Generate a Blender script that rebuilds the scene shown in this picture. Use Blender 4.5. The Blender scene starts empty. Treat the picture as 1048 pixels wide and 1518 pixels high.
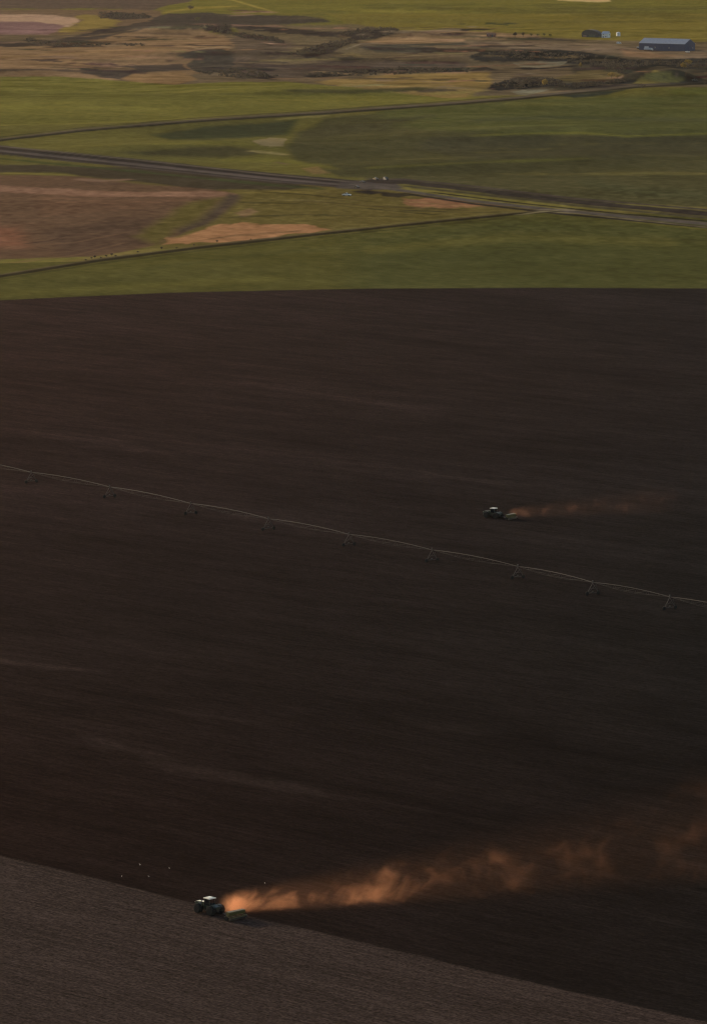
import bpy, bmesh, math, random
import numpy as np
from mathutils import Vector, Matrix

random.seed(7)
RNG = np.random.default_rng(11)
S = bpy.context.scene
COL = S.collection

# ------------------------------------------------------------------ camera
W0, H0 = 1048.0, 1518.0            # frame of the photograph, used for measuring
F = 7000.0                         # focal length in those units
HC = 220.0                         # height of the viewpoint above the plain (a butte)
PITCH = math.atan((H0 / 2 + 200.0) / F)
CP, SP = math.cos(PITCH), math.sin(PITCH)
CX, CY = W0 / 2, H0 / 2

cam = bpy.data.cameras.new("camera")
cam.sensor_fit = 'VERTICAL'; cam.sensor_height = 24.0; cam.sensor_width = 24.0
cam.lens = 24.0 * F / H0
cam.clip_start = 1.0; cam.clip_end = 60000
camo = bpy.data.objects.new("camera", cam); COL.objects.link(camo)
camo.location = (0, 0, HC); camo.rotation_euler = (math.pi / 2 - PITCH, 0, 0)
S.camera = camo

# ------------------------------------------------------------------ light
SUN_AZ, SUN_EL = math.radians(42), math.radians(12)
sv = Vector((-math.sin(SUN_AZ) * math.cos(SUN_EL), math.cos(SUN_AZ) * math.cos(SUN_EL), math.sin(SUN_EL)))
sun = bpy.data.lights.new("sun", 'SUN'); sun.energy = 5.0; sun.angle = math.radians(0.5)
sun.color = (1.0, 0.80, 0.58)
suno = bpy.data.objects.new("sun", sun); COL.objects.link(suno)
suno.rotation_euler = sv.to_track_quat('Z', 'Y').to_euler(); suno.location = sv * 3000
w = bpy.data.worlds.new("World"); S.world = w; w.use_nodes = True
nt = w.node_tree; sky = nt.nodes.new('ShaderNodeTexSky'); sky.sky_type = 'NISHITA'; sky.sun_disc = False
sky.sun_elevation = SUN_EL; sky.sun_rotation = -SUN_AZ; sky.dust_density = 2.0
nt.links.new(sky.outputs[0], nt.nodes['Background'].inputs[0]); nt.nodes['Background'].inputs[1].default_value = 0.14
S.view_settings.view_transform = 'Standard'; S.view_settings.look = 'None'
S.view_settings.exposure = 0.25; S.view_settings.gamma = 1.0
S.view_settings.use_curve_mapping = False
S.cycles.use_denoising = True; S.cycles.filter_width = 1.25
S.cycles.volume_step_rate = 0.25; S.cycles.volume_max_steps = 512
S.cycles.max_bounces = 5; S.cycles.volume_bounces = 1; S.cycles.diffuse_bounces = 2

# flat-ground response to the light (display-linear per unit of base colour) and the glow of the air
K = np.array([0.725, 0.69, 0.66])
AIR = np.array([1.32, 1.0, 0.70]); SIG = 4.5e-6

def lin(c):
    c = np.asarray(c, float) / 255.0
    return np.where(c <= 0.04045, c / 12.92, ((c + 0.055) / 1.055) ** 2.4)

# ------------------------------------------------------------------ noise
_T = RNG.random((256, 256))
def vnoise(x, y, off=0):
    x = x + off * 17.3; y = y + off * 9.7
    xi = np.floor(x).astype(np.int64); yi = np.floor(y).astype(np.int64)
    fx = x - xi; fy = y - yi
    fx = fx * fx * fx * (fx * (fx * 6 - 15) + 10); fy = fy * fy * fy * (fy * (fy * 6 - 15) + 10)
    a = _T[xi & 255, yi & 255]; b = _T[(xi + 1) & 255, yi & 255]
    c = _T[xi & 255, (yi + 1) & 255]; d = _T[(xi + 1) & 255, (yi + 1) & 255]
    return (a * (1 - fx) + b * fx) * (1 - fy) + (c * (1 - fx) + d * fx) * fy
def fbm(x, y, o=4, off=0):
    s = 0; a = 0.5; t = 0
    for i in range(o):
        s = s + a * vnoise(x, y, off + i * 3); t += a
        x = x * 2.03 + 11.1; y = y * 2.03 + 5.3; a *= 0.5
    return s / t - 0.5
def smooth(a, b, x):
    t = np.clip((x - a) / (b - a), 0, 1); return t * t * (3 - 2 * t)

# ------------------------------------------------------------------ frame <-> ground
def flat(px, py):
    px = np.asarray(px, float); py = np.asarray(py, float)
    v = (py - CY) / F
    Y = HC * (CP - v * SP) / (SP + v * CP)
    return (px - CX) / F * (Y * CP + HC * SP), Y
def project(x, y, z):
    d = y * CP - (z - HC) * SP
    v = (-(z - HC) * CP - y * SP) / d
    return CX + F * x / d, CY + F * v

def line_dist(x, y, pts):
    best = np.full(np.shape(x), 1e9)
    for (x0, y0), (x1, y1) in zip(pts[:-1], pts[1:]):
        dx, dy = x1 - x0, y1 - y0
        t = np.clip(((x - x0) * dx + (y - y0) * dy) / (dx * dx + dy * dy), 0, 1)
        best = np.minimum(best, (x - x0 - t * dx) ** 2 + (y - y0 - t * dy) ** 2)
    return np.sqrt(best)

# ------------------------------------------------------------------ relief of the plain
RIDGES = [  # crest line, height m, half width m
    ([(545, 252), (700, 243), (870, 236)], 5.0, 60), ([(700, 207), (780, 203), (860, 202), (930, 206), (1100, 204)], 8.0, 80),
    ([(620, 190), (760, 186), (1000, 187)], 4.5, 75), ([(790, 158), (900, 163), (1100, 170)], 6.5, 75),
    ([(985, 138), (1030, 134), (1110, 134)], 6.0, 55), ([(952, 122), (985, 121)], 9.5, 28), ([(965, 116), (1010, 121)], 5.0, 24),
    ([(225, 188), (330, 183), (450, 176)], 5.5, 65), ([(180, 226), (330, 218)], 4.0, 60), ([(430, 138), (630, 135)], 5.0, 70),
    ([(255, 88), (330, 82), (365, 86)], 9.0, 75), ([(210, 48), (290, 46)], 6.0, 80), ([(690, 88), (840, 84)], 8, 90),
    ([(530, 78), (700, 74)], 6, 80), ([(345, 48), (580, 52)], 5, 90), ([(0, 110), (140, 106)], 5, 70), ([(575, 33), (700, 33)], 6, 110),
    ([(360, 26), (470, 30)], 7, 120), ([(735, 130), (850, 124)], 4, 60), ([(700, 16), (1000, 22)], 6, 140), ([(0, 150), (220, 156)], 3.0, 80), ([(560, 182), (640, 178), (720, 176)], 4.5, 70), ([(0, 262), (120, 270)], 1.2, 40), ([(560, 380), (800, 372), (1048, 376)], 1.6, 60), ([(0, 415), (300, 398)], 1.4, 60),
]
_RW = [(list(zip(*[a.tolist() for a in flat([p[0] for p in c], [p[1] for p in c])])), h, wd) for c, h, wd in RIDGES]
def relief(x, y):
    x = np.asarray(x, float); y = np.asarray(y, float)
    far = smooth(2500, 4200, y)
    z = (0.7 + 2.6 * far) * 2 * fbm(x / 330, y / 260, 3, 1)
    z = z + far * 1.6 * fbm(x / 90, y / 110, 2, 4) + 0.15 * fbm(x / 40, y / 40, 2, 6)
    gl = smooth(4400, 4900, y) * (1 - smooth(6200, 6600, y))
    z = z + gl * (2.2 * fbm(x / 95, y / 75, 3, 71) - 2.0 * np.abs(fbm(x / 210, y / 160, 2, 77)))
    for pts, h, wd in _RW:
        xs = [p[0] for p in pts]; ys = [p[1] for p in pts]; m = 3.2 * wd
        k = (x > min(xs) - m) & (x < max(xs) + m) & (y > min(ys) - m) & (y < max(ys) + m)
        if k.any():
            d = line_dist(x[k], y[k], pts)
            z[k] += h * np.exp(-(d / wd) ** 2)
    return z
def gz(x, y): return float(relief(np.array([x]), np.array([y]))[0])
def at(px, py):
    """where the line of sight through a frame position meets the ground"""
    v = (py - CY) / F; u = (px - CX) / F
    d = np.array([u, CP - v * SP, -SP - v * CP])
    Y = float(flat(px, py)[1]); t = np.linspace(Y * 0.72, Y * 1.25, 1600) / d[1]
    x, y, z = d[0] * t, d[1] * t, HC + d[2] * t
    g = relief(x, y) - z
    i = int(np.argmax(g > 0)); i = max(i, 1)
    a = g[i - 1] / (g[i - 1] - g[i]) if g[i] != g[i - 1] else 0
    tt = t[i - 1] + a * (t[i] - t[i - 1])
    return Vector((d[0] * tt, d[1] * tt, HC + d[2] * tt))

# ------------------------------------------------------------------ land cover
XS = 0.30                                     # frame features are about three times wider than deep
def ext(pts):
    return [(-900 if p[0] <= 0 else 1950 if p[0] >= 1048 else p[0], p[1]) for p in pts]
def poly_sd(px, py, pts):
    X = px * XS; n = len(pts); inside = np.zeros(px.shape, bool); d2 = np.full(px.shape, 1e12)
    for i in range(n):
        x0, y0 = pts[i][0] * XS, pts[i][1]; x1, y1 = pts[(i + 1) % n][0] * XS, pts[(i + 1) % n][1]
        dx, dy = x1 - x0, y1 - y0; L = dx * dx + dy * dy
        if L == 0: continue
        t = np.clip(((X - x0) * dx + (py - y0) * dy) / L, 0, 1)
        d2 = np.minimum(d2, (X - x0 - t * dx) ** 2 + (py - y0 - t * dy) ** 2)
        if dy != 0:
            c = ((y0 > py) != (y1 > py)) & (X < dx * (py - y0) / dy + x0)
            inside ^= c
    d = np.sqrt(d2)
    return np.where(inside, d, -d)

P = lambda c, pts, f=1.0, wob=1.5: ('p', c, ext(pts), f, wob)
def L(c, pts, hw, f=0.8, wob=0.6, op=1.0):    # a stroke: hw = half thickness, one number or (first, last)
    (xa, ya), (xb, yb) = pts[0], pts[1]
    if xa <= 0: pts = [(xa - 900, ya - 900 * (yb - ya) / (xb - xa))] + pts
    (xa, ya), (xb, yb) = pts[-2], pts[-1]
    if xb >= 1048: pts = pts + [(xb + 900, yb + 900 * (yb - ya) / (xb - xa))]
    return ('l', c, pts, hw, f, wob, op)

HIGHWAY = [(0, 222), (200, 242), (400, 263), (520, 273), (560, 277)]
LOWER = [(520, 273), (560, 277), (600, 283), (700, 298), (830, 312), (1048, 332)]
BANK = [(545, 268), (600, 270), (700, 281), (850, 299), (1048, 317)]
DIRT = [(0, 206), (120, 192), (300, 177), (480, 166), (640, 154.5), (760, 145), (880, 133), (940, 127), (1048, 121)]
TRACK = [(0, 409), (150, 385), (300, 366), (480, 346), (640, 329), (760, 317), (830, 312)]

_r = random.Random(23); STREAKS = []
for _ in range(250):                          # thin dry-grass and brush streaks that follow the lie of the gully country
    sx, sy = _r.uniform(-20, 1040), _r.uniform(36, 138); ln = _r.uniform(25, 150); sl = _r.uniform(-.05, .05)
    if sy > 118 and not 440 < sx < 900: continue
    if sx > 690 and sy < 62: continue
    if sx < 110 and sy < 60: continue
    if sy > 104 and sx < 60: continue
    dk_ = _r.random() < .6; cc = (66 + _r.uniform(-6, 10), 56 + _r.uniform(-5, 8), 48 + _r.uniform(-4, 5)) if dk_ else (124 + _r.uniform(-12, 12), 102 + _r.uniform(-10, 8), 76 + _r.uniform(-8, 6))
    STREAKS.append(L(cc, [(sx, sy), (sx + ln / 2, sy + sl * ln / 2 + _r.uniform(-1, 1)), (sx + ln, sy + sl * ln)], _r.uniform(.25, 1.1), .7, 1.6, _r.uniform(.35, .9)))
FIELD_STREAKS = []
for _ in range(110):
    sx, ln = _r.uniform(-40, 1000), _r.uniform(50, 260); top = _r.random() < .45
    sy = _r.uniform(2, 44) if top else _r.uniform(122, 262)
    if top and (sx < 340 or (sx + ln < 700 and sy > 30) or (sx < 700 and sy > 28)): continue
    if not top and sx < 500 and sy > 205: continue
    dk_ = _r.random() < .55; cc = (78, 70, 45) if dk_ else (118, 106, 56)
    FIELD_STREAKS.append(L(cc, [(sx, sy), (sx + ln / 2, sy + _r.uniform(-1.5, 1.5)), (sx + ln, sy + _r.uniform(-2, 2))], _r.uniform(.5, 2.0), 1.4, 1.2, _r.uniform(.12, .4) if dk_ else _r.uniform(.05, .2)))
COVER = [
    P((105, 95, 51), [(0, -200), (1048, -200), (1048, 700), (0, 700)]),
    # beyond the gully: wheat, a brown field, pale stubble
    L((92, 84, 50), [(420, 30), (560, 10), (700, 6)], 3, 3, 2, .6), L((128, 114, 58), [(500, 14), (620, 18), (720, 14)], 1.6, 2, 1, .7), L((92, 82, 48), [(640, 12), (850, 20), (1048, 22)], 3, 3, 2, .7),
    L((88, 80, 48), [(690, 30), (860, 34), (1048, 30)], 2.5, 2, 2, .6), L((124, 108, 56), [(700, 24), (850, 28), (1048, 40)], 1.5, 2, 1, .6), L((84, 76, 50), [(800, 10), (950, 14), (1048, 12)], 2, 2, 1, .5),
    P((176, 146, 100), [(826, -6), (905, -6), (905, 2.5), (870, 3), (826, 1)], .8, .5),
    P((92, 76, 63), [(0, -200), (310, -200), (288, 0), (250, 8), (222, 17), (180, 13), (0, 13)], 1, 1),
    L((136, 118, 64), [(345, 0), (372, 8), (405, 17)], 1.1, 1.2, .5), L((128, 110, 58), [(240, 19), (290, 12), (350, 9)], 1.5, 1.5, .5),
    L((74, 66, 48), [(560, 26), (620, 26), (700, 29)], 1.6, 1.2, 1),
    P((104, 84, 64), [(0, 13), (200, 14), (240, 17), (240, 44), (120, 62), (0, 74)], 1, 1),
    P((152, 122, 97), [(0, 19), (60, 21), (115, 26), (121, 31), (104, 40), (88, 40), (60, 33), (0, 30)], .8, .6),
    P((118, 90, 82), [(0, 30), (50, 32), (97, 38), (84, 47), (60, 57), (0, 57)], .8, .6),
    L((136, 108, 92), [(0, 57), (40, 57), (66, 55)], 1.8, 1, .6),
    P((122, 102, 58), [(108, 22), (145, 22), (182, 30), (178, 38), (130, 46), (80, 57), (66, 58), (96, 45), (118, 33)], 2.0, 3.0),
    P((72, 61, 53), [(142, 20), (175, 18), (218, 20), (224, 27), (185, 30), (150, 27)], 1, 2),
    P((98, 82, 62), [(0, 57), (1048, 40), (1048, 142), (0, 125)], 1.5, 1),
    P((110, 96, 51), [(480, 20), (1048, 20), (1048, 62), (930, 62), (800, 55), (720, 47), (600, 47), (520, 36)], 1.2, 1),
    P((120, 95, 69), [(0, 74), (110, 66), (175, 50), (212, 42), (290, 41), (325, 50), (348, 58), (352, 68), (300, 108), (150, 122), (0, 119)], 1, 1.5),
    L((136, 106, 72), [(0, 86), (90, 80), (180, 74), (250, 70)], 1.6, 1.5, 1.5, .6), L((134, 106, 74), [(20, 94), (140, 90), (260, 84)], 1.3, 1.2, 1.5, .5), L((100, 78, 58), [(40, 90), (200, 84), (270, 82)], 1.0, 1, 1.5, .6),
    P((76, 64, 54), [(0, 70), (56, 62), (120, 52), (180, 39), (225, 30), (250, 20), (300, 18), (350, 24), (345, 50), (310, 43), (220, 42), (180, 50), (130, 62), (100, 69), (0, 73)], 1, 1.5),  # dark band puts the shade of the ridge into the ground colour
    L((110, 90, 66), [(130, 54), (165, 50), (200, 44)], 1.0, 1, 1, .7), L((104, 82, 62), [(60, 66), (110, 64), (150, 58)], 1.2, 1, 1, .6), L((66, 55, 47), [(66, 70), (140, 68), (212, 65)], 1.5, 1, 1), L((60, 50, 44), [(40, 60), (62, 60)], 1.8, 1, 1),
    P((75, 65, 55), [(225, 26), (300, 18), (350, 22), (420, 22), (480, 27), (492, 33), (430, 36), (350, 40), (300, 38), (230, 35)], 1, 1),
    L((136, 106, 84), [(350, 19), (385, 17), (410, 18)], 1.5, 1, .8), L((88, 66, 58), [(340, 15), (365, 16), (395, 17)], 1.0, 1, .8), L((130, 106, 84), [(340, 23), (375, 22)], .8, .8, .5),
    P((66, 54, 47), [(298, 40), (335, 37), (352, 44), (348, 53), (318, 50), (304, 46)], 1, 2.5),
    P((75, 66, 56), [(262, 82), (285, 75), (330, 72), (362, 80), (374, 95), (372, 110), (310, 108), (290, 107), (274, 98), (284, 90)], 1, 1),
    L((150, 126, 96), [(278, 69), (296, 72), (330, 70), (348, 71)], .9, .8, .5), L((66, 56, 48), [(275, 66), (300, 68), (350, 67)], 1.1, .8, .8),
    P((73, 62, 53), [(118, 101), (170, 97), (270, 95), (284, 104), (200, 108), (182, 119), (150, 114), (120, 108)], 1, 1), L((80, 66, 54), [(0, 104), (60, 103), (130, 106)], 1.6, 1, .8), L((130, 104, 78), [(0, 110), (60, 109), (140, 112)], 1.2, 1, 1, .7),
    P((120, 94, 65), [(178, 117), (200, 109), (270, 106), (292, 117), (255, 127), (205, 124)], 1.2, 1),
    # gully country in the middle
    P((100, 85, 63), [(345, 38), (520, 36), (600, 46), (640, 62), (640, 112), (345, 112), (372, 90)], 1.5, 1.5),
    P((92, 77, 62), [(345, 52), (430, 60), (430, 78), (400, 92), (345, 100)], 2, 2),
    P((65, 55, 47), [(345, 37), (420, 41), (500, 46), (540, 43), (585, 41), (593, 48), (562, 57), (530, 62), (480, 80), (456, 84), (428, 81), (470, 68), (518, 56), (480, 55), (420, 50), (350, 43)], .8, 1.5),
    P((70, 57, 49), [(345, 47), (400, 54), (426, 60), (420, 64), (385, 60), (350, 55)], .8, 1.2), L((142, 112, 92), [(392, 63), (408, 66), (422, 66)], 1.0, .8, .5), L((70, 60, 50), [(398, 79), (410, 77), (424, 78)], 1.4, 1, 1),
    P((84, 71, 59), [(350, 90), (400, 96), (520, 90), (700, 92), (700, 104), (560, 108), (420, 117), (350, 117)], 1.5, 1.5), L((66, 55, 48), [(345, 103), (375, 101), (400, 104)], 1.6, 1, 1.2), L((68, 58, 50), [(470, 100), (520, 98), (580, 101)], 1.2, 1, 1), L((68, 58, 49), [(500, 90), (560, 89), (640, 91)], 1.0, 1, 1, .8),
    L((54, 46, 41), [(355, 114), (380, 113), (410, 116)], 2.6, 1, 1), L((54, 47, 41), [(455, 113), (510, 109), (560, 105), (640, 104), (700, 105)], 3.2, 1.2, 1.2), L((118, 98, 78), [(620, 93), (640, 93), (656, 94)], 1.2, 1, .6, .7),
    P((128, 102, 74), [(535, 63), (592, 49), (640, 46), (722, 47), (792, 52), (806, 57), (700, 60), (640, 64), (580, 66)], 1, 1), L((150, 118, 92), [(640, 60), (690, 59), (725, 60)], 1.2, 1, .6, .7), L((96, 78, 60), [(590, 49), (625, 48), (660, 50)], 1.2, 1, 1.5, .7), L((62, 54, 46), [(665, 43), (690, 44), (730, 43)], 1.5, 1, 1),
    L((130, 114, 92), [(512, 73), (535, 65), (560, 64)], 1.0, 1, .5, .8), P((78, 70, 58), [(526, 69), (560, 66), (700, 63), (704, 72), (650, 79), (560, 77)], 1.2, 1),
    P((102, 89, 64), [(640, 77), (690, 76), (690, 82), (650, 82)], 1, 1), L((120, 102, 68), [(500, 82), (520, 80), (536, 83)], 2, 1.5, 1),
    # gully country and the farmstead on the right
    P((98, 83, 63), [(690, 58), (800, 58), (1048, 80), (1048, 132), (700, 142), (690, 100)], 1.5, 1),
    P((76, 67, 53), [(840, 92), (1048, 84), (1048, 126), (940, 127), (850, 135), (800, 130), (850, 110)], 2, 1.5),
    P((110, 92, 72), [(690, 63), (800, 60), (905, 66), (950, 73), (1048, 80), (1048, 87), (1000, 86), (905, 79), (800, 73), (700, 70)], 1.2, 1), P((128, 100, 74), [(920, 74), (960, 78), (1010, 83), (960, 87), (925, 84)], 2, 1), L((74, 64, 54), [(785, 57), (810, 58), (850, 61)], 1.8, 1, 1),
    P((59, 53, 46), [(690, 83), (712, 76), (762, 73), (842, 75), (892, 81), (930, 87), (1048, 87), (1048, 104), (1010, 104), (975, 97), (940, 106), (925, 112), (900, 104), (870, 95), (838, 94), (800, 90), (760, 92), (706, 90)], .8, 1.2),
    P((112, 101, 80), [(758, 93), (790, 96), (800, 91), (838, 92), (832, 97), (790, 101), (770, 99)], .7, .6), L((58, 50, 44), [(765, 101), (800, 102), (850, 98)], 1.2, .8, .8), L((64, 55, 47), [(700, 104), (720, 101), (730, 103)], 2, 1, 1.2),
    P((124, 101, 62), [(470, 121), (560, 112), (640, 108), (722, 107), (732, 128), (690, 144), (640, 146), (590, 137), (500, 129)], 1.5, 1.5), L((104, 84, 54), [(560, 122), (640, 124), (720, 120)], 1.2, 1.5, 1.5, .5), L((138, 112, 68), [(600, 117), (660, 115), (715, 116)], 1.3, 1.5, 1.5, .6), L((134, 116, 66), [(640, 139), (690, 137), (720, 134)], 1.2, 1.2, 1, .7),
    P((96, 82, 56), [(800, 120), (860, 106), (905, 103), (930, 112), (880, 124)], 1.5, 1.5), L((118, 104, 84), [(770, 111), (784, 109), (800, 110)], 1, 1, .5, .7),
    P((57, 51, 46), [(725, 126), (745, 120), (770, 116), (805, 114), (835, 118), (838, 126), (800, 130), (765, 133), (738, 135), (722, 131)], .8, 1), P((112, 104, 84), [(752, 135), (775, 133), (804, 132), (822, 131), (805, 136), (780, 141), (768, 140)], .8, .8),
    L((60, 54, 48), [(820, 127), (860, 124), (905, 123)], 2.2, 1, 1.2), L((64, 58, 52), [(850, 131), (900, 125), (940, 120)], 2.4, 1.2, 1), L((64, 46, 40), [(990, 116), (1020, 115), (1048, 114)], 1.6, 1, .5),
    P((132, 114, 66), [(938, 124), (952, 112), (970, 104), (990, 107), (1012, 118), (1020, 124)], 1, .5),
    *STREAKS,
    # green fields on both sides of the dirt road
    P((99, 91, 48), [(0, 119), (80, 113), (150, 117), (260, 126), (340, 121), (420, 121), (520, 129), (590, 138), (640, 144), (700, 150), (640, 156), (480, 168), (300, 179), (0, 208)], .8, .8),
    L((112, 103, 52), [(0, 160), (120, 156), (230, 162)], 4, 4, 1, .6), L((86, 80, 44), [(0, 142), (150, 140), (330, 146)], 4, 4, 1, .6), L((108, 98, 50), [(240, 163), (400, 150), (560, 146)], 3, 3, 1, .5), L((70, 64, 43), [(425, 134), (520, 136), (632, 131)], 2.6, 1.5, .6, .9), L((74, 70, 44), [(330, 140), (400, 138), (470, 139)], 2, 2, 1, .5),
    P((92, 84, 47), [(0, 208), (300, 179), (480, 168), (640, 156), (760, 146), (880, 135), (940, 129), (1048, 124), (1048, 340), (560, 275), (0, 222)], .8, .3),
    P((75, 69, 46), [(424, 218), (440, 202), (482, 176), (640, 160), (760, 148), (1048, 150), (1048, 330), (800, 300), (560, 266), (505, 262), (440, 240)], 2.5, 1),
    P((81, 78, 47), [(560, 160), (760, 149), (880, 141), (1048, 133), (1048, 196), (760, 200), (560, 185)], 5, 2), P((92, 88, 46), [(980, 135), (1010, 131), (1048, 130), (1048, 136), (1000, 140)], 2, 1), P((58, 56, 46), [(820, 142), (870, 136), (930, 132), (900, 142), (850, 146)], 2, 1),
    P((66, 64, 45), [(225, 200), (300, 190), (440, 178), (425, 200), (330, 206), (250, 208)], 3, 1.5), P((74, 67, 45), [(180, 226), (250, 219), (340, 217), (400, 226), (330, 234), (220, 232)], 3, 1.5), L((106, 97, 50), [(220, 214), (300, 212), (380, 214)], 2, 2, 1, .7), L((104, 96, 48), [(330, 238), (420, 238), (500, 250)], 3, 3, 1, .6),  # dark patches put the shade of near-facing slopes into the crop colour
    P((72, 66, 46), [(440, 196), (520, 180), (640, 172), (560, 192), (460, 208)], 4, 2), P((72, 66, 47), [(640, 205), (760, 200), (1048, 208), (1048, 228), (880, 232), (700, 236), (620, 222)], 4, 2), L((104, 98, 48), [(700, 201), (780, 198), (860, 197), (930, 202), (1048, 198)], 1.2, 1.2, .5, .8), L((98, 92, 48), [(545, 249), (700, 241), (870, 235)], 1.5, 2, .8, .7), L((68, 66, 48), [(700, 178), (820, 174), (1048, 178)], 3, 3, 1.5, .6), L((72, 70, 48), [(860, 270), (950, 284), (1048, 290)], 6, 6, 1, .5),  # pale crest strokes and darker slopes put sun and shade into the colour
    P((118, 103, 73), [(376, 209), (400, 205), (422, 206), (421, 217), (400, 219), (385, 216)], .7, 1.2), L((122, 108, 70), [(374, 224), (402, 226.5), (424, 229)], 2.2, .8, .8), L((112, 102, 62), [(415, 177), (445, 174), (482, 171)], 1.4, 1, 1), L((100, 84, 62), [(412, 241), (424, 243)], 1.2, 1, .5), P((112, 92, 60), [(450, 250), (470, 247), (490, 257), (465, 258)], 1.5, 1),
    *FIELD_STREAKS,
    # between highway and farm track
    P((92, 80, 46), [(0, 225), (560, 277), (830, 312), (1048, 332), (1048, 345), (830, 313), (480, 347), (300, 367), (0, 410)], .5, .2),
    P((66, 57, 44), [(0, 228), (200, 247), (400, 268), (480, 277), (420, 282), (300, 280), (180, 268), (80, 256), (0, 250)], 2, 1.5),
    P((92, 71, 54), [(0, 250), (100, 260), (200, 271), (330, 284), (354, 288), (332, 314), (300, 332), (240, 362), (150, 380), (0, 402)], 1.5, 1), P((110, 76, 57), [(0, 325), (30, 335), (40, 365), (0, 380)], 6, 2), P((82, 64, 50), [(60, 340), (180, 320), (300, 325), (230, 360), (100, 380)], 5, 2), P((98, 74, 56), [(60, 292), (200, 296), (300, 293), (200, 312), (60, 320)], 5, 2),
    L((122, 92, 72), [(0, 280), (90, 284), (170, 288), (345, 288)], (4.5, 1.2), 1.6, 1), L((112, 88, 70), [(115, 266), (150, 268), (194, 266)], 1.6, 1.2, .8), L((66, 52, 42), [(40, 361), (75, 357), (100, 349)], 1, 1, .6, .7), P((76, 63, 51), [(340, 287), (358, 289), (338, 310), (305, 333), (268, 347), (258, 341), (298, 319), (322, 301)], 2.5, 1.5),
    P((88, 77, 44), [(235, 365), (262, 342), (292, 328), (318, 308), (330, 292), (280, 300), (240, 325), (200, 350)], 4, 1.5), L((106, 92, 54), [(0, 403), (100, 388), (240, 368)], 1.6, 1.2, 1),
    L((108, 94, 52), [(355, 286), (420, 284), (470, 286)], 1.6, 1.2, .8), L((70, 60, 40), [(380, 284), (450, 288), (560, 300)], .8, .8, .5, .7), L((76, 64, 42), [(430, 296), (560, 306), (700, 312)], 1, .8, .5, .8), L((78, 66, 42), [(470, 286), (560, 292), (640, 302)], .8, .8, .5, .6),
    P((142, 103, 71), [(226, 367), (245, 354), (296, 340), (330, 334), (400, 334), (466, 337), (486, 341), (430, 346), (350, 354), (280, 363)], 1.2, 3.6), L((96, 74, 52), [(270, 360), (350, 349), (440, 343)], .7, .8, 1.5, .6), P((110, 88, 62), [(352, 316), (370, 310), (380, 314), (362, 321)], 1.5, 1.5),
    P((122, 88, 63), [(588, 292), (640, 290), (720, 299), (765, 307), (700, 309), (600, 304)], 1.5, 4.0),
    L((100, 90, 52), [(480, 343), (640, 326), (780, 313)], 1.5, 1, .8, .8), P((58, 50, 40), [(560, 284), (600, 287), (618, 290), (590, 293), (566, 291)], 1.2, .6), P((54, 46, 40), [(520, 284), (545, 281), (575, 285), (550, 289)], 1.5, .6),
    L((104, 92, 56), [(400, 296), (500, 298), (600, 305)], .7, .7, .8, .7), L((66, 58, 38), [(360, 300), (480, 303), (640, 318)], .6, .6, .8, .7), L((68, 60, 40), [(340, 322), (450, 318), (600, 322)], .7, .7, .8, .6), L((108, 94, 60), [(560, 296), (660, 303), (760, 311)], .6, .6, .6, .6), L((100, 88, 50), [(420, 326), (520, 322), (620, 324)], .8, .8, .8, .6), L((64, 56, 40), [(600, 312), (690, 315), (760, 314)], .6, .6, .6, .7),
    *[L((80 + (k % 3) * 14, 62 + (k % 3) * 10, 48 + (k % 3) * 7), [(-10, 300 + k * 8.5), (110, 297 + k * 7.6 + 2 * math.sin(k)), (250 - k * 6, 292 + k * 6.2)], .8, .9, .8, .42) for k in range(12)],
    # green strip before the ploughed field
    P((80, 74, 41), [(0, 411), (150, 387), (300, 368), (480, 348), (640, 331), (760, 319), (830, 314), (1048, 338), (1048, 440), (0, 460)], .6, .2),
    P((73, 70, 41), [(520, 352), (760, 325), (1048, 345), (1048, 440), (520, 440)], 14, 3), L((94, 86, 45), [(0, 436), (200, 425), (420, 412)], 4, 4, 1, .5), L((72, 68, 40), [(220, 398), (420, 374), (520, 366)], 2.5, 3, 1, .6), L((90, 82, 44), [(540, 372), (760, 350), (1000, 360)], 6, 6, 1, .5), L((70, 66, 39), [(640, 410), (820, 405), (1048, 412)], 3, 3, 1, .6), L((72, 67, 39), [(700, 345), (900, 345), (1048, 360)], 3, 4, 1, .5), L((96, 88, 46), [(830, 316), (930, 327), (1048, 341)], 1.5, 1.2, .5, .7),
    # roads
    L((62, 54, 46), HIGHWAY, 6.8, 1.0, .5), L((86, 75, 66), [(0, 216.5), (200, 236.5), (400, 258.5), (520, 269.5), (545, 272)], .9, .6, .1), L((84, 74, 67), [(0, 223.5), (200, 243.5), (400, 264.5), (520, 275), (560, 278.5)], (1.7, 1.4), .7, .2), L((52, 45, 40), [(0, 219.6), (200, 239.6), (400, 261.3), (520, 272)], .6, .6, .2), L((74, 64, 57), [(0, 229), (200, 248), (400, 268.5), (520, 278)], .7, .6, .3), L((64, 66, 42), [(0, 235), (200, 254), (400, 274), (480, 280)], 1.6, 1.2, .6, .7),
    P((76, 67, 60), [(500, 270), (530, 267), (585, 271), (600, 279), (560, 282), (500, 279)], 1.5, .8),
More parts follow.
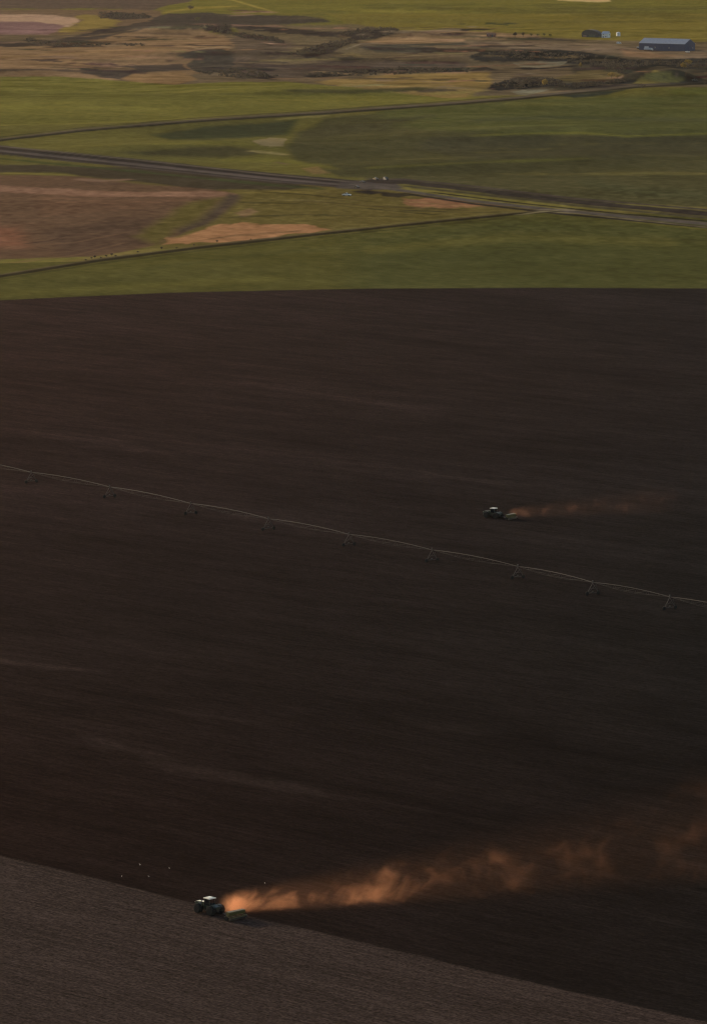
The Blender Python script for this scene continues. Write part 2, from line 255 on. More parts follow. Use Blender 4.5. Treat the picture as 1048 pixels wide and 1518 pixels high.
    L((60, 52, 45), BANK, (2.8, 3.4), 1.0, .7), L((72, 62, 54), [(545, 265), (600, 266), (700, 276), (850, 294), (1048, 311)], 1.2, .8, .3), L((74, 66, 48), [(600, 276), (700, 287), (850, 304), (1048, 323)], 1.8, 1, .4), L((52, 45, 40), [(600, 287), (700, 302), (830, 317), (1048, 337)], 1.4, .8, .2), L((82, 73, 65), LOWER, (1.6, 2.4), .7, .2), L((48, 42, 37), [(640, 285), (760, 300), (900, 315), (1048, 328)], .9, .7, .2), L((112, 98, 76), [(800, 314), (850, 316), (950, 327), (1048, 337)], .8, .7, .3, .6), L((110, 98, 82), [(800, 311), (830, 311), (850, 312)], 1.6, 1, .3),
    L((58, 51, 40), [(a, b + 2.2) for a, b in DIRT], 1.8, .8, .3), L((86, 75, 62), DIRT, (1.0, 1.5), .7, .2), L((64, 56, 44), [(a, b - 2.6) for a, b in DIRT[:6]], .7, .8, .4, .7),
    L((52, 45, 33), [(a, b + .6) for a, b in TRACK], (2.2, 1.6), .8, .3), L((80, 69, 52), [(a, b - 1.6) for a, b in TRACK], .8, .7, .3, .8), L((64, 58, 36), [(a, b + 5) for a, b in TRACK[:6]], 1.2, 1.2, .4, .6), L((112, 101, 74), [(770, 318), (800, 314), (830, 312)], 1.0, .8, .3),
]
FIELD_EDGE = [(-900, 478), (0, 445), (120, 439.5), (250, 434), (400, 430.5), (530, 428), (800, 426.5), (1048, 427.5), (1950, 432)]
NEAR_EDGE = [(-900, 1052), (0, 1268), (130, 1299), (290, 1340), (450, 1377), (600, 1412), (800, 1459), (1048, 1516), (1950, 1726)]
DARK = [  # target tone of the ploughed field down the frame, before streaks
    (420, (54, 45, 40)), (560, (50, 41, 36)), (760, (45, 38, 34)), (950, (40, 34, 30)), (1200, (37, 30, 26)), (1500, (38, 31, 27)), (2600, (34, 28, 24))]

def land(x, y, z):
    px, py = project(x, y, z)
    px = np.clip(px, -880, 1930); py = np.clip(py, -190, 2600)
    c = np.zeros(px.shape + (3,)); wn1 = fbm(x / 46, y / 150, 3, 21); wn2 = fbm(x / 15, y / 55, 3, 31)
    wn = wn1 * 1.3 + wn2
    up = py < 480
    for item in COVER:
        if item[0] == 'p':
            _, col, pts, f, wob = item; m = f + wob + 1
            ys = [p[1] for p in pts]; xs = [p[0] for p in pts]
            k = np.nonzero(up & (py > min(ys) - m) & (py < max(ys) + m) & (px > min(xs) - m / XS) & (px < max(xs) + m / XS))[0]
            if not len(k): continue
            d = poly_sd(px[k], py[k], pts) + wob * 2.2 * wn[k]
            a = smooth(-f, f, d)[:, None]
        else:
            _, col, pts, hw, f, wob, op = item
            xs = np.array([p[0] for p in pts], float); ys = np.array([p[1] for p in pts], float)
            h0, h1 = hw if isinstance(hw, tuple) else (hw, hw)
            m = max(h0, h1) + f + wob + 1
            k = np.nonzero(up & (px > xs[0] - 12) & (px < xs[-1] + 12) & (py > ys.min() - m) & (py < ys.max() + m))[0]
            if not len(k): continue
            q = px[k]; yy = np.interp(q, xs, ys); t = np.clip(q / 1048, 0, 1) if isinstance(hw, tuple) else np.clip((q - xs[0]) / (xs[-1] - xs[0]), 0, 1)
            hh = h0 + (h1 - h0) * t
            tap = np.minimum(q - xs[0] + 12, xs[-1] + 12 - q) / 24
            hh = hh * np.clip(tap, 0, 1) if xs[0] > 0 or xs[-1] < 1048 else hh
            d = hh - np.abs(py[k] - yy) + wob * 2.2 * wn[k]
            a = (op * smooth(-f, f, d) * np.clip(tap * 2, 0, 1))[:, None]
        c[k] = c[k] * (1 - a) + lin(col) * a
    # mottling of the vegetation
    n = fbm(x / 180, y / 60, 3, 41) * .24 + fbm(x / 60, y / 70, 3, 51) * .14 + fbm(x / 5, y / 14, 2, 59) * (.16 + .3 * smooth(270, 285, py) * (1 - smooth(340, 380, py))) + fbm(x / 9, y / 22, 2, 57) * .22 + (fbm(x / 70, y / 26, 3, 63) * .7 + fbm(x / 26, y / 60, 2, 66) * .4) * np.where(smooth(4300, 4800, y) * (1 - smooth(6300, 6600, y)) > 0, smooth(4300, 4800, y) * (1 - smooth(6300, 6600, y)), 0)
    c *= np.exp(n)[:, None]
    # ploughed soil
    fe = np.interp(px, [p[0] for p in FIELD_EDGE], [p[1] for p in FIELD_EDGE])
    ne = np.interp(px, [p[0] for p in NEAR_EDGE], [p[1] for p in NEAR_EDGE])
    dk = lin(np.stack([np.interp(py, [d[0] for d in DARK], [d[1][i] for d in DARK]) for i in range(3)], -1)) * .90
    g = np.clip(px / 1048, 0, 1)[:, None]                # red glow put into the soil colour on the left, fading rightwards
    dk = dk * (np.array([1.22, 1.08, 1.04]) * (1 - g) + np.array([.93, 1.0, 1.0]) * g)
    for pts, hw, op in (([(-60, 974), (0, 979), (45, 985), (80, 990), (170, 996)], 3.5, .75), ([(105, 1088), (180, 1108), (250, 1132), (330, 1152), (430, 1168), (530, 1190)], 6, .42), ([(230, 1048), (320, 1062), (440, 1082)], 4, .3), ([(300, 868), (345, 873), (370, 877)], 1.6, .35),
                        ([(560, 1060), (640, 1075), (760, 1092)], 4, .3), ([(430, 1168), (600, 1196), (760, 1225)], 4, .22), ([(200, 1220), (290, 1238), (330, 1246)], 2.5, .3), ([(330, 560), (470, 585), (640, 612)], 3, .2), ([(20, 640), (160, 655), (300, 682)], 4, .22), ([(600, 700), (800, 722), (1000, 748)], 3, .18)):
        xs = [p[0] for p in pts]; ys = [p[1] for p in pts]
        d = hw - np.abs(py - np.interp(px, xs, ys)) + hw * 3.0 * fbm(x / 9, y / 34, 3, 81)
        q = (op * smooth(-hw * .8, hw * .8, d) * smooth(xs[0], xs[0] + 50, px) * (1 - smooth(xs[-1] - 60, xs[-1], px)))[:, None]
        dk = dk * (1 + .75 * q)
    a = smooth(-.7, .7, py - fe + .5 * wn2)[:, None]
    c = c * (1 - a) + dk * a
    nr = lin(np.array([57, 47, 41])) * np.ones_like(c)
    b = smooth(-.8, .8, py - ne + 2.2 * wn2 + .8 * fbm(x / 2.2, y / 2.2, 2, 61))[:, None]
    c = c * (1 - b) + nr * b
    return px, py, c, fe, ne

# ------------------------------------------------------------------ ground sheet
def cols():
    return np.concatenate([np.arange(-880, -64, 24.), np.arange(-64, 1112, 1.5), np.arange(1112, 1940, 24.)])
def rows():
    return np.concatenate([np.array([-199.2 + 190 * t ** 3 for t in np.linspace(0.18, 1, 40)])[:-1] , np.arange(-9, 462, 0.75), np.arange(462, 1560, 1.6), np.arange(1560, 2600, 20.)])
cx, ry = cols(), rows()
GX, GY = np.meshgrid(cx, ry); X, Y = flat(GX, GY)
NR, NC = X.shape
X = X.ravel(); Y = Y.ravel(); Z = relief(X, Y)
PX, PY, LC, FE, NE = land(X, Y, Z)
depth = np.hypot(Y, HC)
hz = (1 - np.exp(-SIG * depth))[:, None] * AIR
ALB = np.clip((LC - hz) / K, 0.004, 0.75)
# smooth normals from the height field itself, so neighbouring fields shade alike
Zg = Z.reshape(NR, NC); Xg = X.reshape(NR, NC); Yg = Y.reshape(NR, NC)
E_ = 3.0 + Y / 900
nxv = -(relief(X + E_, Y) - relief(X - E_, Y)) / (2 * E_); nyv = -(relief(X, Y + E_) - relief(X, Y - E_)) / (2 * E_)
NV = np.stack([nxv, nyv, np.ones_like(nxv)], -1); NV /= np.linalg.norm(NV, axis=1)[:, None]

# which field each cell belongs to
FXc = PX.reshape(NR, NC); fx = (FXc[:-1, :-1] + FXc[1:, 1:]) / 2; FYc = PY.reshape(NR, NC); fy = (FYc[:-1, :-1] + FYc[1:, 1:]) / 2
itp = lambda pts, q: np.interp(q, [p[0] for p in pts], [p[1] for p in pts])
def extl(pts):
    (xa, ya), (xb, yb) = pts[0], pts[1]; out = list(pts)
    if xa <= 0: out = [(-900, ya - 900 * (yb - ya) / (xb - xa))] + out
    (xa, ya), (xb, yb) = pts[-2], pts[-1]
    if xb >= 1048: out = out + [(1950, yb + 902 * (yb - ya) / (xb - xa))]
    return out
REG = np.zeros(fx.shape, int)
hw_ = extl(HIGHWAY); lo_ = extl(LOWER); bk_ = extl(BANK); dr_ = extl(DIRT); tr_ = extl(TRACK)
top_f, bot_f = itp([(p[0], p[1]) for p in tr_] + [(1048, 338), (1950, 420)], fx), itp(FIELD_EDGE, fx)
REG[(fy > top_f + 1) & (fy <= bot_f)] = 3
gt = itp(extl([(0, 119), (80, 113), (150, 117), (260, 126), (340, 121), (420, 121), (520, 129), (640, 143), (760, 146), (880, 134), (940, 128), (1048, 122)]), fx)
hwy = np.where(fx < 545, itp(hw_, fx), itp(bk_, fx))
REG[(fy > gt) & (fy < hwy)] = 4
REG[(np.abs(fy - itp(dr_, fx)) < 2.2)] = 5
REG[(np.abs(fy - itp(tr_, fx)) < 2.0) & (fx < 832)] = 6
REG[((np.abs(fy - itp(hw_, fx)) < 8) & (fx < 560)) | ((np.abs(fy - itp(lo_, fx)) < 2.6) & (fx > 520)) ] = 7
REG[(np.abs(fy - itp(bk_, fx)) < 4.6) & (fx > 548)] = 8
REG[fy > itp(FIELD_EDGE, fx)] = 1
REG[fy > itp(NEAR_EDGE, fx)] = 2

def new_mat(name):
    m = bpy.data.materials.new(name); m.use_nodes = True
    b = m.node_tree.nodes['Principled BSDF']; return m, m.node_tree, b
ROW = math.atan2(*[(b - a) for a, b in zip(flat(290, 1340), flat(600, 1412))][::-1])   # direction of the furrows
def land_mat(name, bump, streaks=(), grain=(.5, .3)):
    m, t, b = new_mat(name); N = t.nodes; Lk = t.links.new
    b.inputs['Roughness'].default_value = 1.0; b.inputs['Specular IOR Level'].default_value = 0.0
    at_ = N.new('ShaderNodeAttribute'); at_.attribute_name = 'land'
    tc = N.new('ShaderNodeTexCoord'); fac = None
    mp = N.new('ShaderNodeMapping'); mp.vector_type = 'POINT'; mp.inputs['Rotation'].default_value[2] = -ROW
    Lk(tc.outputs['Object'], mp.inputs[0]); src = mp.outputs[0]
    def mul(a, bb):
        n = N.new('ShaderNodeMath'); n.operation = 'MULTIPLY'; Lk(a, n.inputs[0]); Lk(bb, n.inputs[1]); return n.outputs[0]
    hgt = None
    for (lx, ly, amp, det, shp) in streaks:
        s = N.new('ShaderNodeMapping'); s.inputs['Scale'].default_value = (1 / lx, 1 / ly, .01); Lk(src, s.inputs[0])
        nz = N.new('ShaderNodeTexNoise'); nz.inputs['Scale'].default_value = 1; nz.inputs['Detail'].default_value = det; nz.inputs['Roughness'].default_value = .6
        Lk(s.outputs[0], nz.inputs[0])
        r = N.new('ShaderNodeMapRange'); r.inputs[1].default_value = shp[0]; r.inputs[2].default_value = shp[1]
        r.inputs[3].default_value = 1 - amp; r.inputs[4].default_value = 1 + amp; r.clamp = True
        Lk(nz.outputs[0], r.inputs[0]); fac = r.outputs[0] if fac is None else mul(fac, r.outputs[0])
    mix = N.new('ShaderNodeVectorMath'); mix.operation = 'SCALE'; Lk(at_.outputs['Color'], mix.inputs[0])
    if fac is not None: Lk(fac, mix.inputs['Scale'])
    else: mix.inputs['Scale'].default_value = 1
    Lk(mix.outputs[0], b.inputs['Base Color'])
    if bump:
        nz = N.new('ShaderNodeTexNoise'); nz.inputs['Scale'].default_value = grain[0]; nz.inputs['Detail'].default_value = 4
        Lk(tc.outputs['Object'], nz.inputs[0]); bp = N.new('ShaderNodeBump'); bp.inputs['Strength'].default_value = 1; bp.inputs['Distance'].default_value = bump
        Lk(nz.outputs[0], bp.inputs['Height']); Lk(bp.outputs[0], b.inputs['Normal'])
    return m
M_PLOW = land_mat('ploughed_soil', .10, [(60, 8, .19, 5, (.32, .68)), (14, 1.8, .24, 4, (.3, .7)), (240, 70, .18, 3, (.3, .7)), (38, 24, .16, 4, (.3, .7)), (1.1, .7, .34, 3, (.3, .7)), (3.2, 1.8, .2, 3, (.32, .68))], (.6, .3))
M_STUB = land_mat('tilled_soil', .10, [(40, 2.2, .22, 5, (.3, .7)), (9, .8, .26, 4, (.3, .7)), (.9, .5, .50, 3, (.34, .68)), (2.6, 1.3, .28, 3, (.32, .68)), (120, 22, .16, 3, (.3, .7))], (.9, .3))
M_VEG = land_mat('grass_land', .25, [(26, 14, .12, 4, (.3, .7)), (7, 4, .16, 3, (.3, .7))], (.12, .3))
M_ROAD = land_mat('road_surface', 0, [(30, 4, .12, 3, (.3, .7))])

def struct(name, ri, mat, label):
    fr, fc = np.nonzero(REG == ri)
    v0 = fr * NC + fc
    quads = np.stack([v0 + NC, v0 + NC + 1, v0 + 1, v0], -1)
    u, inv = np.unique(quads.ravel(), return_inverse=True)
    me = bpy.data.meshes.new(name); n = len(quads)
    me.vertices.add(len(u)); me.loops.add(n * 4); me.polygons.add(n)
    me.vertices.foreach_set('co', np.stack([X[u], Y[u], Z[u]], -1).astype(np.float32).ravel())
    me.loops.foreach_set('vertex_index', inv.astype(np.int32).ravel())
    me.polygons.foreach_set('loop_start', np.arange(n, dtype=np.int32) * 4)
    me.polygons.foreach_set('use_smooth', np.ones(n, bool))
    me.update(calc_edges=True)
    ca = me.color_attributes.new('land', 'FLOAT_COLOR', 'POINT')
    ca.data.foreach_set('color', np.concatenate([ALB[u], np.ones((len(u), 1))], 1).astype(np.float32).ravel())
    me.normals_split_custom_set_from_vertices(NV[u])
    me.materials.append(mat)
    o = bpy.data.objects.new(name, me); COL.objects.link(o)
    o['kind'] = 'structure'; o['label'] = label; o['category'] = 'ground'
    return o
struct('valley_ground', 0, M_VEG, 'dry rolling valley ground with brown grass and gullies')
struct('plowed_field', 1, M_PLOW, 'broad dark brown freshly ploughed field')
struct('tilled_field', 2, M_STUB, 'lighter grey brown tilled field in the near corner')
struct('green_field', 3, M_VEG, 'green crop strip along the far edge of the ploughed field')
struct('wheat_field', 4, M_VEG, 'green rolling wheat fields beyond the highway')
struct('dirt_road', 5, M_ROAD, 'narrow dirt road between the green fields')
struct('farm_track', 6, M_ROAD, 'dark farm track along the green strip')
struct('highway', 7, M_ROAD, 'grey highway crossing the valley with two carriageways')
struct('embankment', 8, M_ROAD, 'dark earth embankment beside the highway')

# ------------------------------------------------------------------ mesh helpers
def mat(name, col, rough=.6, metal=0.0, spec=.5, vary=.12, scale=3.0, bump=0.0, coat=0):
    m, t, b = new_mat(name); N = t.nodes
    b.inputs['Roughness'].default_value = rough; b.inputs['Metallic'].default_value = metal; b.inputs['Specular IOR Level'].default_value = spec
    b.inputs['Coat Weight'].default_value = coat
    tc = N.new('ShaderNodeTexCoord'); nz = N.new('ShaderNodeTexNoise'); nz.inputs['Scale'].default_value = scale; nz.inputs['Detail'].default_value = 4
    t.links.new(tc.outputs['Object'], nz.inputs[0])
    r = N.new('ShaderNodeMapRange'); r.inputs[1].default_value = .3; r.inputs[2].default_value = .7; r.inputs[3].default_value = 1 - vary; r.inputs[4].default_value = 1 + vary
    t.links.new(nz.outputs[0], r.inputs[0])
    rgb = N.new('ShaderNodeRGB'); rgb.outputs[0].default_value = (*col, 1)
    sc = N.new('ShaderNodeVectorMath'); sc.operation = 'SCALE'; t.links.new(rgb.outputs[0], sc.inputs[0]); t.links.new(r.outputs[0], sc.inputs['Scale'])
    t.links.new(sc.outputs[0], b.inputs['Base Color'])
    if bump:
        bp = N.new('ShaderNodeBump'); bp.inputs['Distance'].default_value = bump; t.links.new(nz.outputs[0], bp.inputs['Height']); t.links.new(bp.outputs[0], b.inputs['Normal'])
    return m
class MB:
    def __init__(s): s.bm = bmesh.new()
    def hexa(s, pts):                                     # 8 points: bottom 4 (ccw), top 4
        v = [s.bm.verts.new(p) for p in pts]
        for f in ((3, 2, 1, 0), (4, 5, 6, 7), (0, 1, 5, 4), (1, 2, 6, 5), (2, 3, 7, 6), (3, 0, 4, 7)): s.bm.faces.new([v[i] for i in f])
        return s
    def box(s, c, d, top=None, shift=(0, 0)):
        tx, ty = top or (1, 1); x, y, z = c; a, b, h = d[0] / 2, d[1] / 2, d[2] / 2
        q = [(-a, -b), (a, -b), (a, b), (-a, b)]
        return s.hexa([(x + i, y + j, z - h) for i, j in q] + [(x + i * tx + shift[0], y + j * ty + shift[1], z + h) for i, j in q])
    def prism(s, prof, y0, y1, axis='y'):                  # profile in (a, z), swept along the axis
        P_ = (lambda a, z, t: (a, t, z)) if axis == 'y' else (lambda a, z, t: (t, a, z))
        A = [s.bm.verts.new(P_(a, z, y0)) for a, z in prof]; B = [s.bm.verts.new(P_(a, z, y1)) for a, z in prof]
        n = len(prof); s.bm.faces.new(A[::-1]); s.bm.faces.new(B)
        for i in range(n): s.bm.faces.new([A[i], A[(i + 1) % n], B[(i + 1) % n], B[i]])
        return s
    def tube(s, p, q, r, r2=None, n=10, cap=True):
        p, q = Vector(p), Vector(q); r2 = r if r2 is None else r2
        a = (q - p).normalized(); u = a.orthogonal().normalized(); v = a.cross(u)
        A = []; B = []
        for i in range(n):
            t = 2 * math.pi * i / n; o = u * math.cos(t) + v * math.sin(t)
            A.append(s.bm.verts.new(p + o * r)); B.append(s.bm.verts.new(q + o * r2))
        for i in range(n): s.bm.faces.new([A[i], A[(i + 1) % n], B[(i + 1) % n], B[i]])
        if cap: s.bm.faces.new(A[::-1]); s.bm.faces.new(B)
        return s
    def path(s, pts, r, n=6):
        for a, b in zip(pts[:-1], pts[1:]): s.tube(a, b, r, n=n)
        return s
    def lathe(s, prof, c, axis='y', n=28):                 # (radius, along) rings about an axis through c
        rings = []
        for rr, al in prof:
            ring = []
            for i in range(n):
                t = 2 * math.pi * i / n; a, b = rr * math.cos(t), rr * math.sin(t)
                ring.append(s.bm.verts.new((c[0] + a, c[1] + al, c[2] + b) if axis == 'y' else (c[0] + a, c[1] + b, c[2] + al)))
            rings.append(ring)
        for A, B in zip(rings[:-1], rings[1:]):
            for i in range(n): s.bm.faces.new([A[i], A[(i + 1) % n], B[(i + 1) % n], B[i]])
        s.bm.faces.new(rings[0][::-1]); s.bm.faces.new(rings[-1])
        return s
    def blob(s, c, r, sub=2, jit=.1, seed=0):
        rr = random.Random(seed); k = bmesh.ops.create_icosphere(s.bm, subdivisions=sub, radius=1)
        for v in k['verts']:
            j = 1 + rr.uniform(-jit, jit); v.co = Vector((c[0] + v.co.x * r[0] * j, c[1] + v.co.y * r[1] * j, c[2] + v.co.z * r[2] * j))
        return s
    def build(s, name, m, parent=None, bevel=0, smooth=False):
        if bevel: bmesh.ops.bevel(s.bm, geom=s.bm.edges[:], offset=bevel, segments=2, affect='EDGES', clamp_overlap=True)
        bmesh.ops.recalc_face_normals(s.bm, faces=s.bm.faces[:])
        me = bpy.data.meshes.new(name); s.bm.to_mesh(me); s.bm.free(); me.materials.append(m)
        if smooth:
            for p in me.polygons: p.use_smooth = True
        o = bpy.data.objects.new(name, me); COL.objects.link(o)
        if parent: o.parent = parent
        return o
def tag(o, label, cat, group=None, kind=None):
    o['label'] = label; o['category'] = cat
    if group: o['group'] = group
    if kind: o['kind'] = kind
    return o
def thing(name, label, cat, loc=(0, 0, 0), rz=0, group=None):
    o = bpy.data.objects.new(name, None); COL.objects.link(o); o.location = loc; o.rotation_euler[2] = rz
    o.empty_display_size = .3
    return tag(o, label, cat, group)
def copy_tree(o, parent=None):
    c = o.copy(); COL.objects.link(c); c.parent = parent
    for ch in o.children: copy_tree(ch, c)
    return c
def place(o, loc, rz, tilt=True):
    o.location = loc
    e = 2.5; x, y = loc[0], loc[1]
    n = Vector((-(gz(x + e, y) - gz(x - e, y)) / (2 * e), -(gz(x, y + e) - gz(x, y - e)) / (2 * e), 1)).normalized()
    q = Vector((0, 0, 1)).rotation_difference(n) if tilt else Matrix.Identity(3).to_quaternion()
    o.rotation_euler = (q.to_matrix() @ Matrix.Rotation(rz, 3, 'Z')).to_euler()

GREEN = mat('tractor_green_paint', (.010, .024, .012), .45, coat=.1); PALE = mat('pale_sheen_paint', (.90, .81, .64), .3, coat=.4, vary=.05)  # PALE puts sun and sky sheen into the roof and hood colour
TYRE = mat('tyre_rubber', (.018, .017, .016), .85, spec=.2); RIMM = mat('rim_yellow_paint', (.16, .12, .04), .6); GLASS = mat('dark_window_glass', (.012, .016, .018), .06, spec=.8)
BLACK = mat('black_steel', (.02, .02, .02), .55); LAMP = mat('lamp_glass', (.6, .58, .5), .15); LIME = mat('yellow_green_paint', (.115, .095, .03), .5, vary=.25); STEEL = mat('worn_steel', (.22, .21, .2), .4, .8)

# ------------------------------------------------------------------ tractors
def wheel(parent, x, y, r, wd):
    z = r
    ty = MB().lathe([(r * .58, -wd / 2), (r * .86, -wd / 2), (r * .97, -wd * .42), (r, -wd * .25), (r, wd * .25), (r * .97, wd * .42), (r * .86, wd / 2), (r * .58, wd / 2)], (x, y, z))
    n = 22
    for i in range(n):                                       # tread bars
        t = 2 * math.pi * i / n
        for sgn in (-1, 1):
            a = t + (.07 if sgn > 0 else 0); c, s_ = math.cos(a), math.sin(a); c2, s2 = math.cos(a + .16), math.sin(a + .16)
            y0, y1 = y, y + sgn * wd * .5
            p = [(x + c * r, y0, z + s_ * r), (x + c2 * r * .98, y1, z + s2 * r * .98)]
            ty.tube(p[0], p[1], .045, n=4)
    t_ = ty.build('wheel', TYRE, parent, smooth=False)
    MB().lathe([(r * .60, -wd * .40), (r * .56, -wd * .40), (r * .50, -wd * .12), (r * .2, -wd * .06), (r * .2, wd * .06), (r * .50, wd * .12), (r * .56, wd * .40), (r * .60, wd * .40)], (x, y, z)).build('rim', RIMM, t_)
    return t_
def make_tractor():
    root = thing('tractor', 'dark green articulated tractor with pale cab roof and dual wheels', 'tractor')
    R_ = .97
    for ax in (1.95, -1.95):
        for y in (-1.62, -.95, .95, 1.62): wheel(root, ax, y, R_, .56)
    fr = MB(); fr.box((1.7, 0, .95), (3.9, .8, .5)).box((-1.5, 0, .95), (2.6, .85, .5)).tube((1.95, -1.7, .97), (1.95, 1.7, .97), .16).tube((-1.95, -1.7, .97), (-1.95, 1.7, .97), .16)
    fr.tube((0, 0, .6), (0, 0, 1.35), .22).box((3.75, 0, .95), (.55, 1.0, .55)).box((-3.05, 0, .62), (.9, .18, .14))
    fr.build('chassis', BLACK, root, bevel=.02)
    hd = MB(); prof = [(.75, 1.2), (3.85, 1.2), (3.95, 1.55), (3.85, 2.0), (3.5, 2.16), (.75, 2.34)]
    hd.prism(prof, -.52, .52); hood = hd.build('hood', GREEN, root, bevel=.05)
    MB().prism([(.9, 2.335), (3.45, 2.175), (3.80, 2.03), (3.80, 2.06), (3.45, 2.21), (.9, 2.37)], -.46, .46).build('hood_sheen', PALE, hood)  # added strip, its pale colour stands for sky sheen on the hood
    MB().box((3.93, 0, 1.6), (.06, .8, .55)).build('grille', BLACK, hood)
    for s_ in (-1, 1): MB().box((3.93, s_ * .33, 1.93), (.08, .24, .12)).build('headlight', LAMP, hood)
    MB().tube((1.2, -.68, 1.7), (1.2, -.68, 2.9), .09).tube((1.2, -.68, 2.9), (1.05, -.68, 3.05), .07).build('exhaust_stack', BLACK, root)
    cb = MB(); pz0, pz1 = 1.45, 3.2
    for sx, tx in ((.72, .62), (-1.0, -.92)):
        for sy in (-1, 1): cb.tube((sx, sy * .82, pz0), (tx, sy * .74, pz1), .055, n=6)
    cb.box((-.14, 0, 1.5), (1.8, 1.72, .5)); cab = cb.build('cab', GREEN, root)
    MB().box((-.14, 0, 2.48), (1.70, 1.62, 1.45), top=(.92, .91)).build('window', GLASS, cab)
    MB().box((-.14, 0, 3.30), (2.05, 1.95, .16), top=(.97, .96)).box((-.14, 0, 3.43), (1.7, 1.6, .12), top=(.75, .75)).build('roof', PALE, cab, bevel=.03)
    for s_ in (-1, 1):
        MB().tube((.72, s_ * .82, 2.6), (1.0, s_ * 1.25, 2.75), .025, n=5).box((1.0, s_ * 1.3, 2.65), (.06, .22, .4)).build('mirror', BLACK, cab)
        MB().box((-.14, s_ * 1.0, 1.1), (.7, .35, .05)).box((-.14, s_ * 1.02, .75), (.6, .3, .05)).box((-.45, s_ * .95, .9), (.05, .05, .75)).build('step', BLACK, root)
        for ax in (1.95, -1.95):
            pts = [(ax + 1.08 * math.cos(t), R_ + 1.08 * math.sin(t)) for t in np.linspace(.45, 2.5, 9)]
            pts2 = [(ax + 1.14 * math.cos(t), R_ + 1.14 * math.sin(t)) for t in np.linspace(2.5, .45, 9)]
            MB().prism(pts + pts2, s_ * .66, s_ * 1.26).build('fender', GREEN, root)
    rb = MB().prism([(-.95, 1.2), (-1.1, 1.95), (-1.6, 2.05), (-2.9, 1.75), (-2.95, 1.2)], -.62, .62); rb.build('rear_body', GREEN, root, bevel=.04)
    return root
def make_drill():
    root = thing('seed_drill', 'yellow green seed drill towed through orange dust behind the near tractor', 'seed drill')
    MB().box((2.35, 0, .62), (3.3, .16, .16)).hexa([(1.0, -1.3, .55), (1.1, -1.3, .55), (3.6, -.06, .55), (3.5, -.06, .55), (1.0, -1.3, .68), (1.1, -1.3, .68), (3.6, -.06, .68), (3.5, -.06, .68)]).hexa([(1.0, 1.3, .55), (3.5, .06, .55), (3.6, .06, .55), (1.1, 1.3, .55), (1.0, 1.3, .68), (3.5, .06, .68), (3.6, .06, .68), (1.1, 1.3, .68)]).build('drawbar', BLACK, root)
    f = MB()
    for x in (.9, -.9): f.box((x, 0, .68), (.16, 4.8, .16))
    for y in (-2.2, -.8, .8, 2.2): f.box((0, y, .68), (1.64, .12, .12))
    f.build('frame', LIME, root)
    h = MB().prism([(-.35, .95), (.35, .95), (.62, 1.75), (-.62, 1.75)], -2.3, 2.3).build('hopper', LIME, root, bevel=.03)
    MB().prism([(-.66, 1.755), (.66, 1.755), (.5, 1.86), (-.5, 1.86)], -2.34, 2.34).build('lid', LIME, h)
    for k in range(12):
        y = -2.1 + k * .382
        MB().lathe([(.05, -.05), (.30, -.012), (.30, .012), (.05, .05)], (-.55, y, .29), n=16).tube((-.55, y, .29), (-.85, y, .66), .035, n=5).build('disc', STEEL, root)
    for y in (-2.62, 2.62): wheel(root, .1, y, .48, .3)
    MB().box((-1.35, 0, .55), (.1, 4.6, .1)).tube((-1.35, -2.2, .5), (-.9, -2.2, .7), .04, n=5).tube((-1.35, 2.2, .5), (-.9, 2.2, .7), .04, n=5).build('drag_bar', BLACK, root)
    return root
def heading(p, q):
    a, b = at(*p), at(*q); return math.atan2(b.y - a.y, b.x - a.x)
tr = make_tractor(); dr = make_drill()
tag(tr, 'near dark green tractor with pale roof beside the lighter field edge', 'tractor', 'tractors working the dark field')
TH = heading((600, 1412), (290, 1340))
tp = at(310.5, 1353.5); place(tr, tp, TH)
dvec = Vector((math.cos(TH), math.sin(TH), 0))
def behind(o, loc, th, d):
    p = Vector(loc) - Vector((math.cos(th), math.sin(th), 0)) * d; p.z = gz(p.x, p.y); place(o, p, th); return p
dp = behind(dr, tp, TH, 8.2)
dr['group'] = 'seed drills behind the tractors'
tr2 = copy_tree(tr)
for h_ in [c for c in tr2.children if c.name.startswith('hood')]:
    for g_ in [q for q in h_.children if q.name.startswith('hood_sheen')]: bpy.data.objects.remove(g_)
tag(tr2, 'distant dark tractor with bright white roof beyond the irrigation line', 'tractor', 'tractors working the dark field')
TH2 = heading((790, 771), (715, 764))
tp2 = at(731, 767.5); place(tr2, tp2, TH2)
dr2 = copy_tree(dr); tag(dr2, 'seed drill behind the distant tractor beyond the irrigation line', 'seed drill', 'seed drills behind the tractors')
dp2 = behind(dr2, tp2, TH2, 7.2)

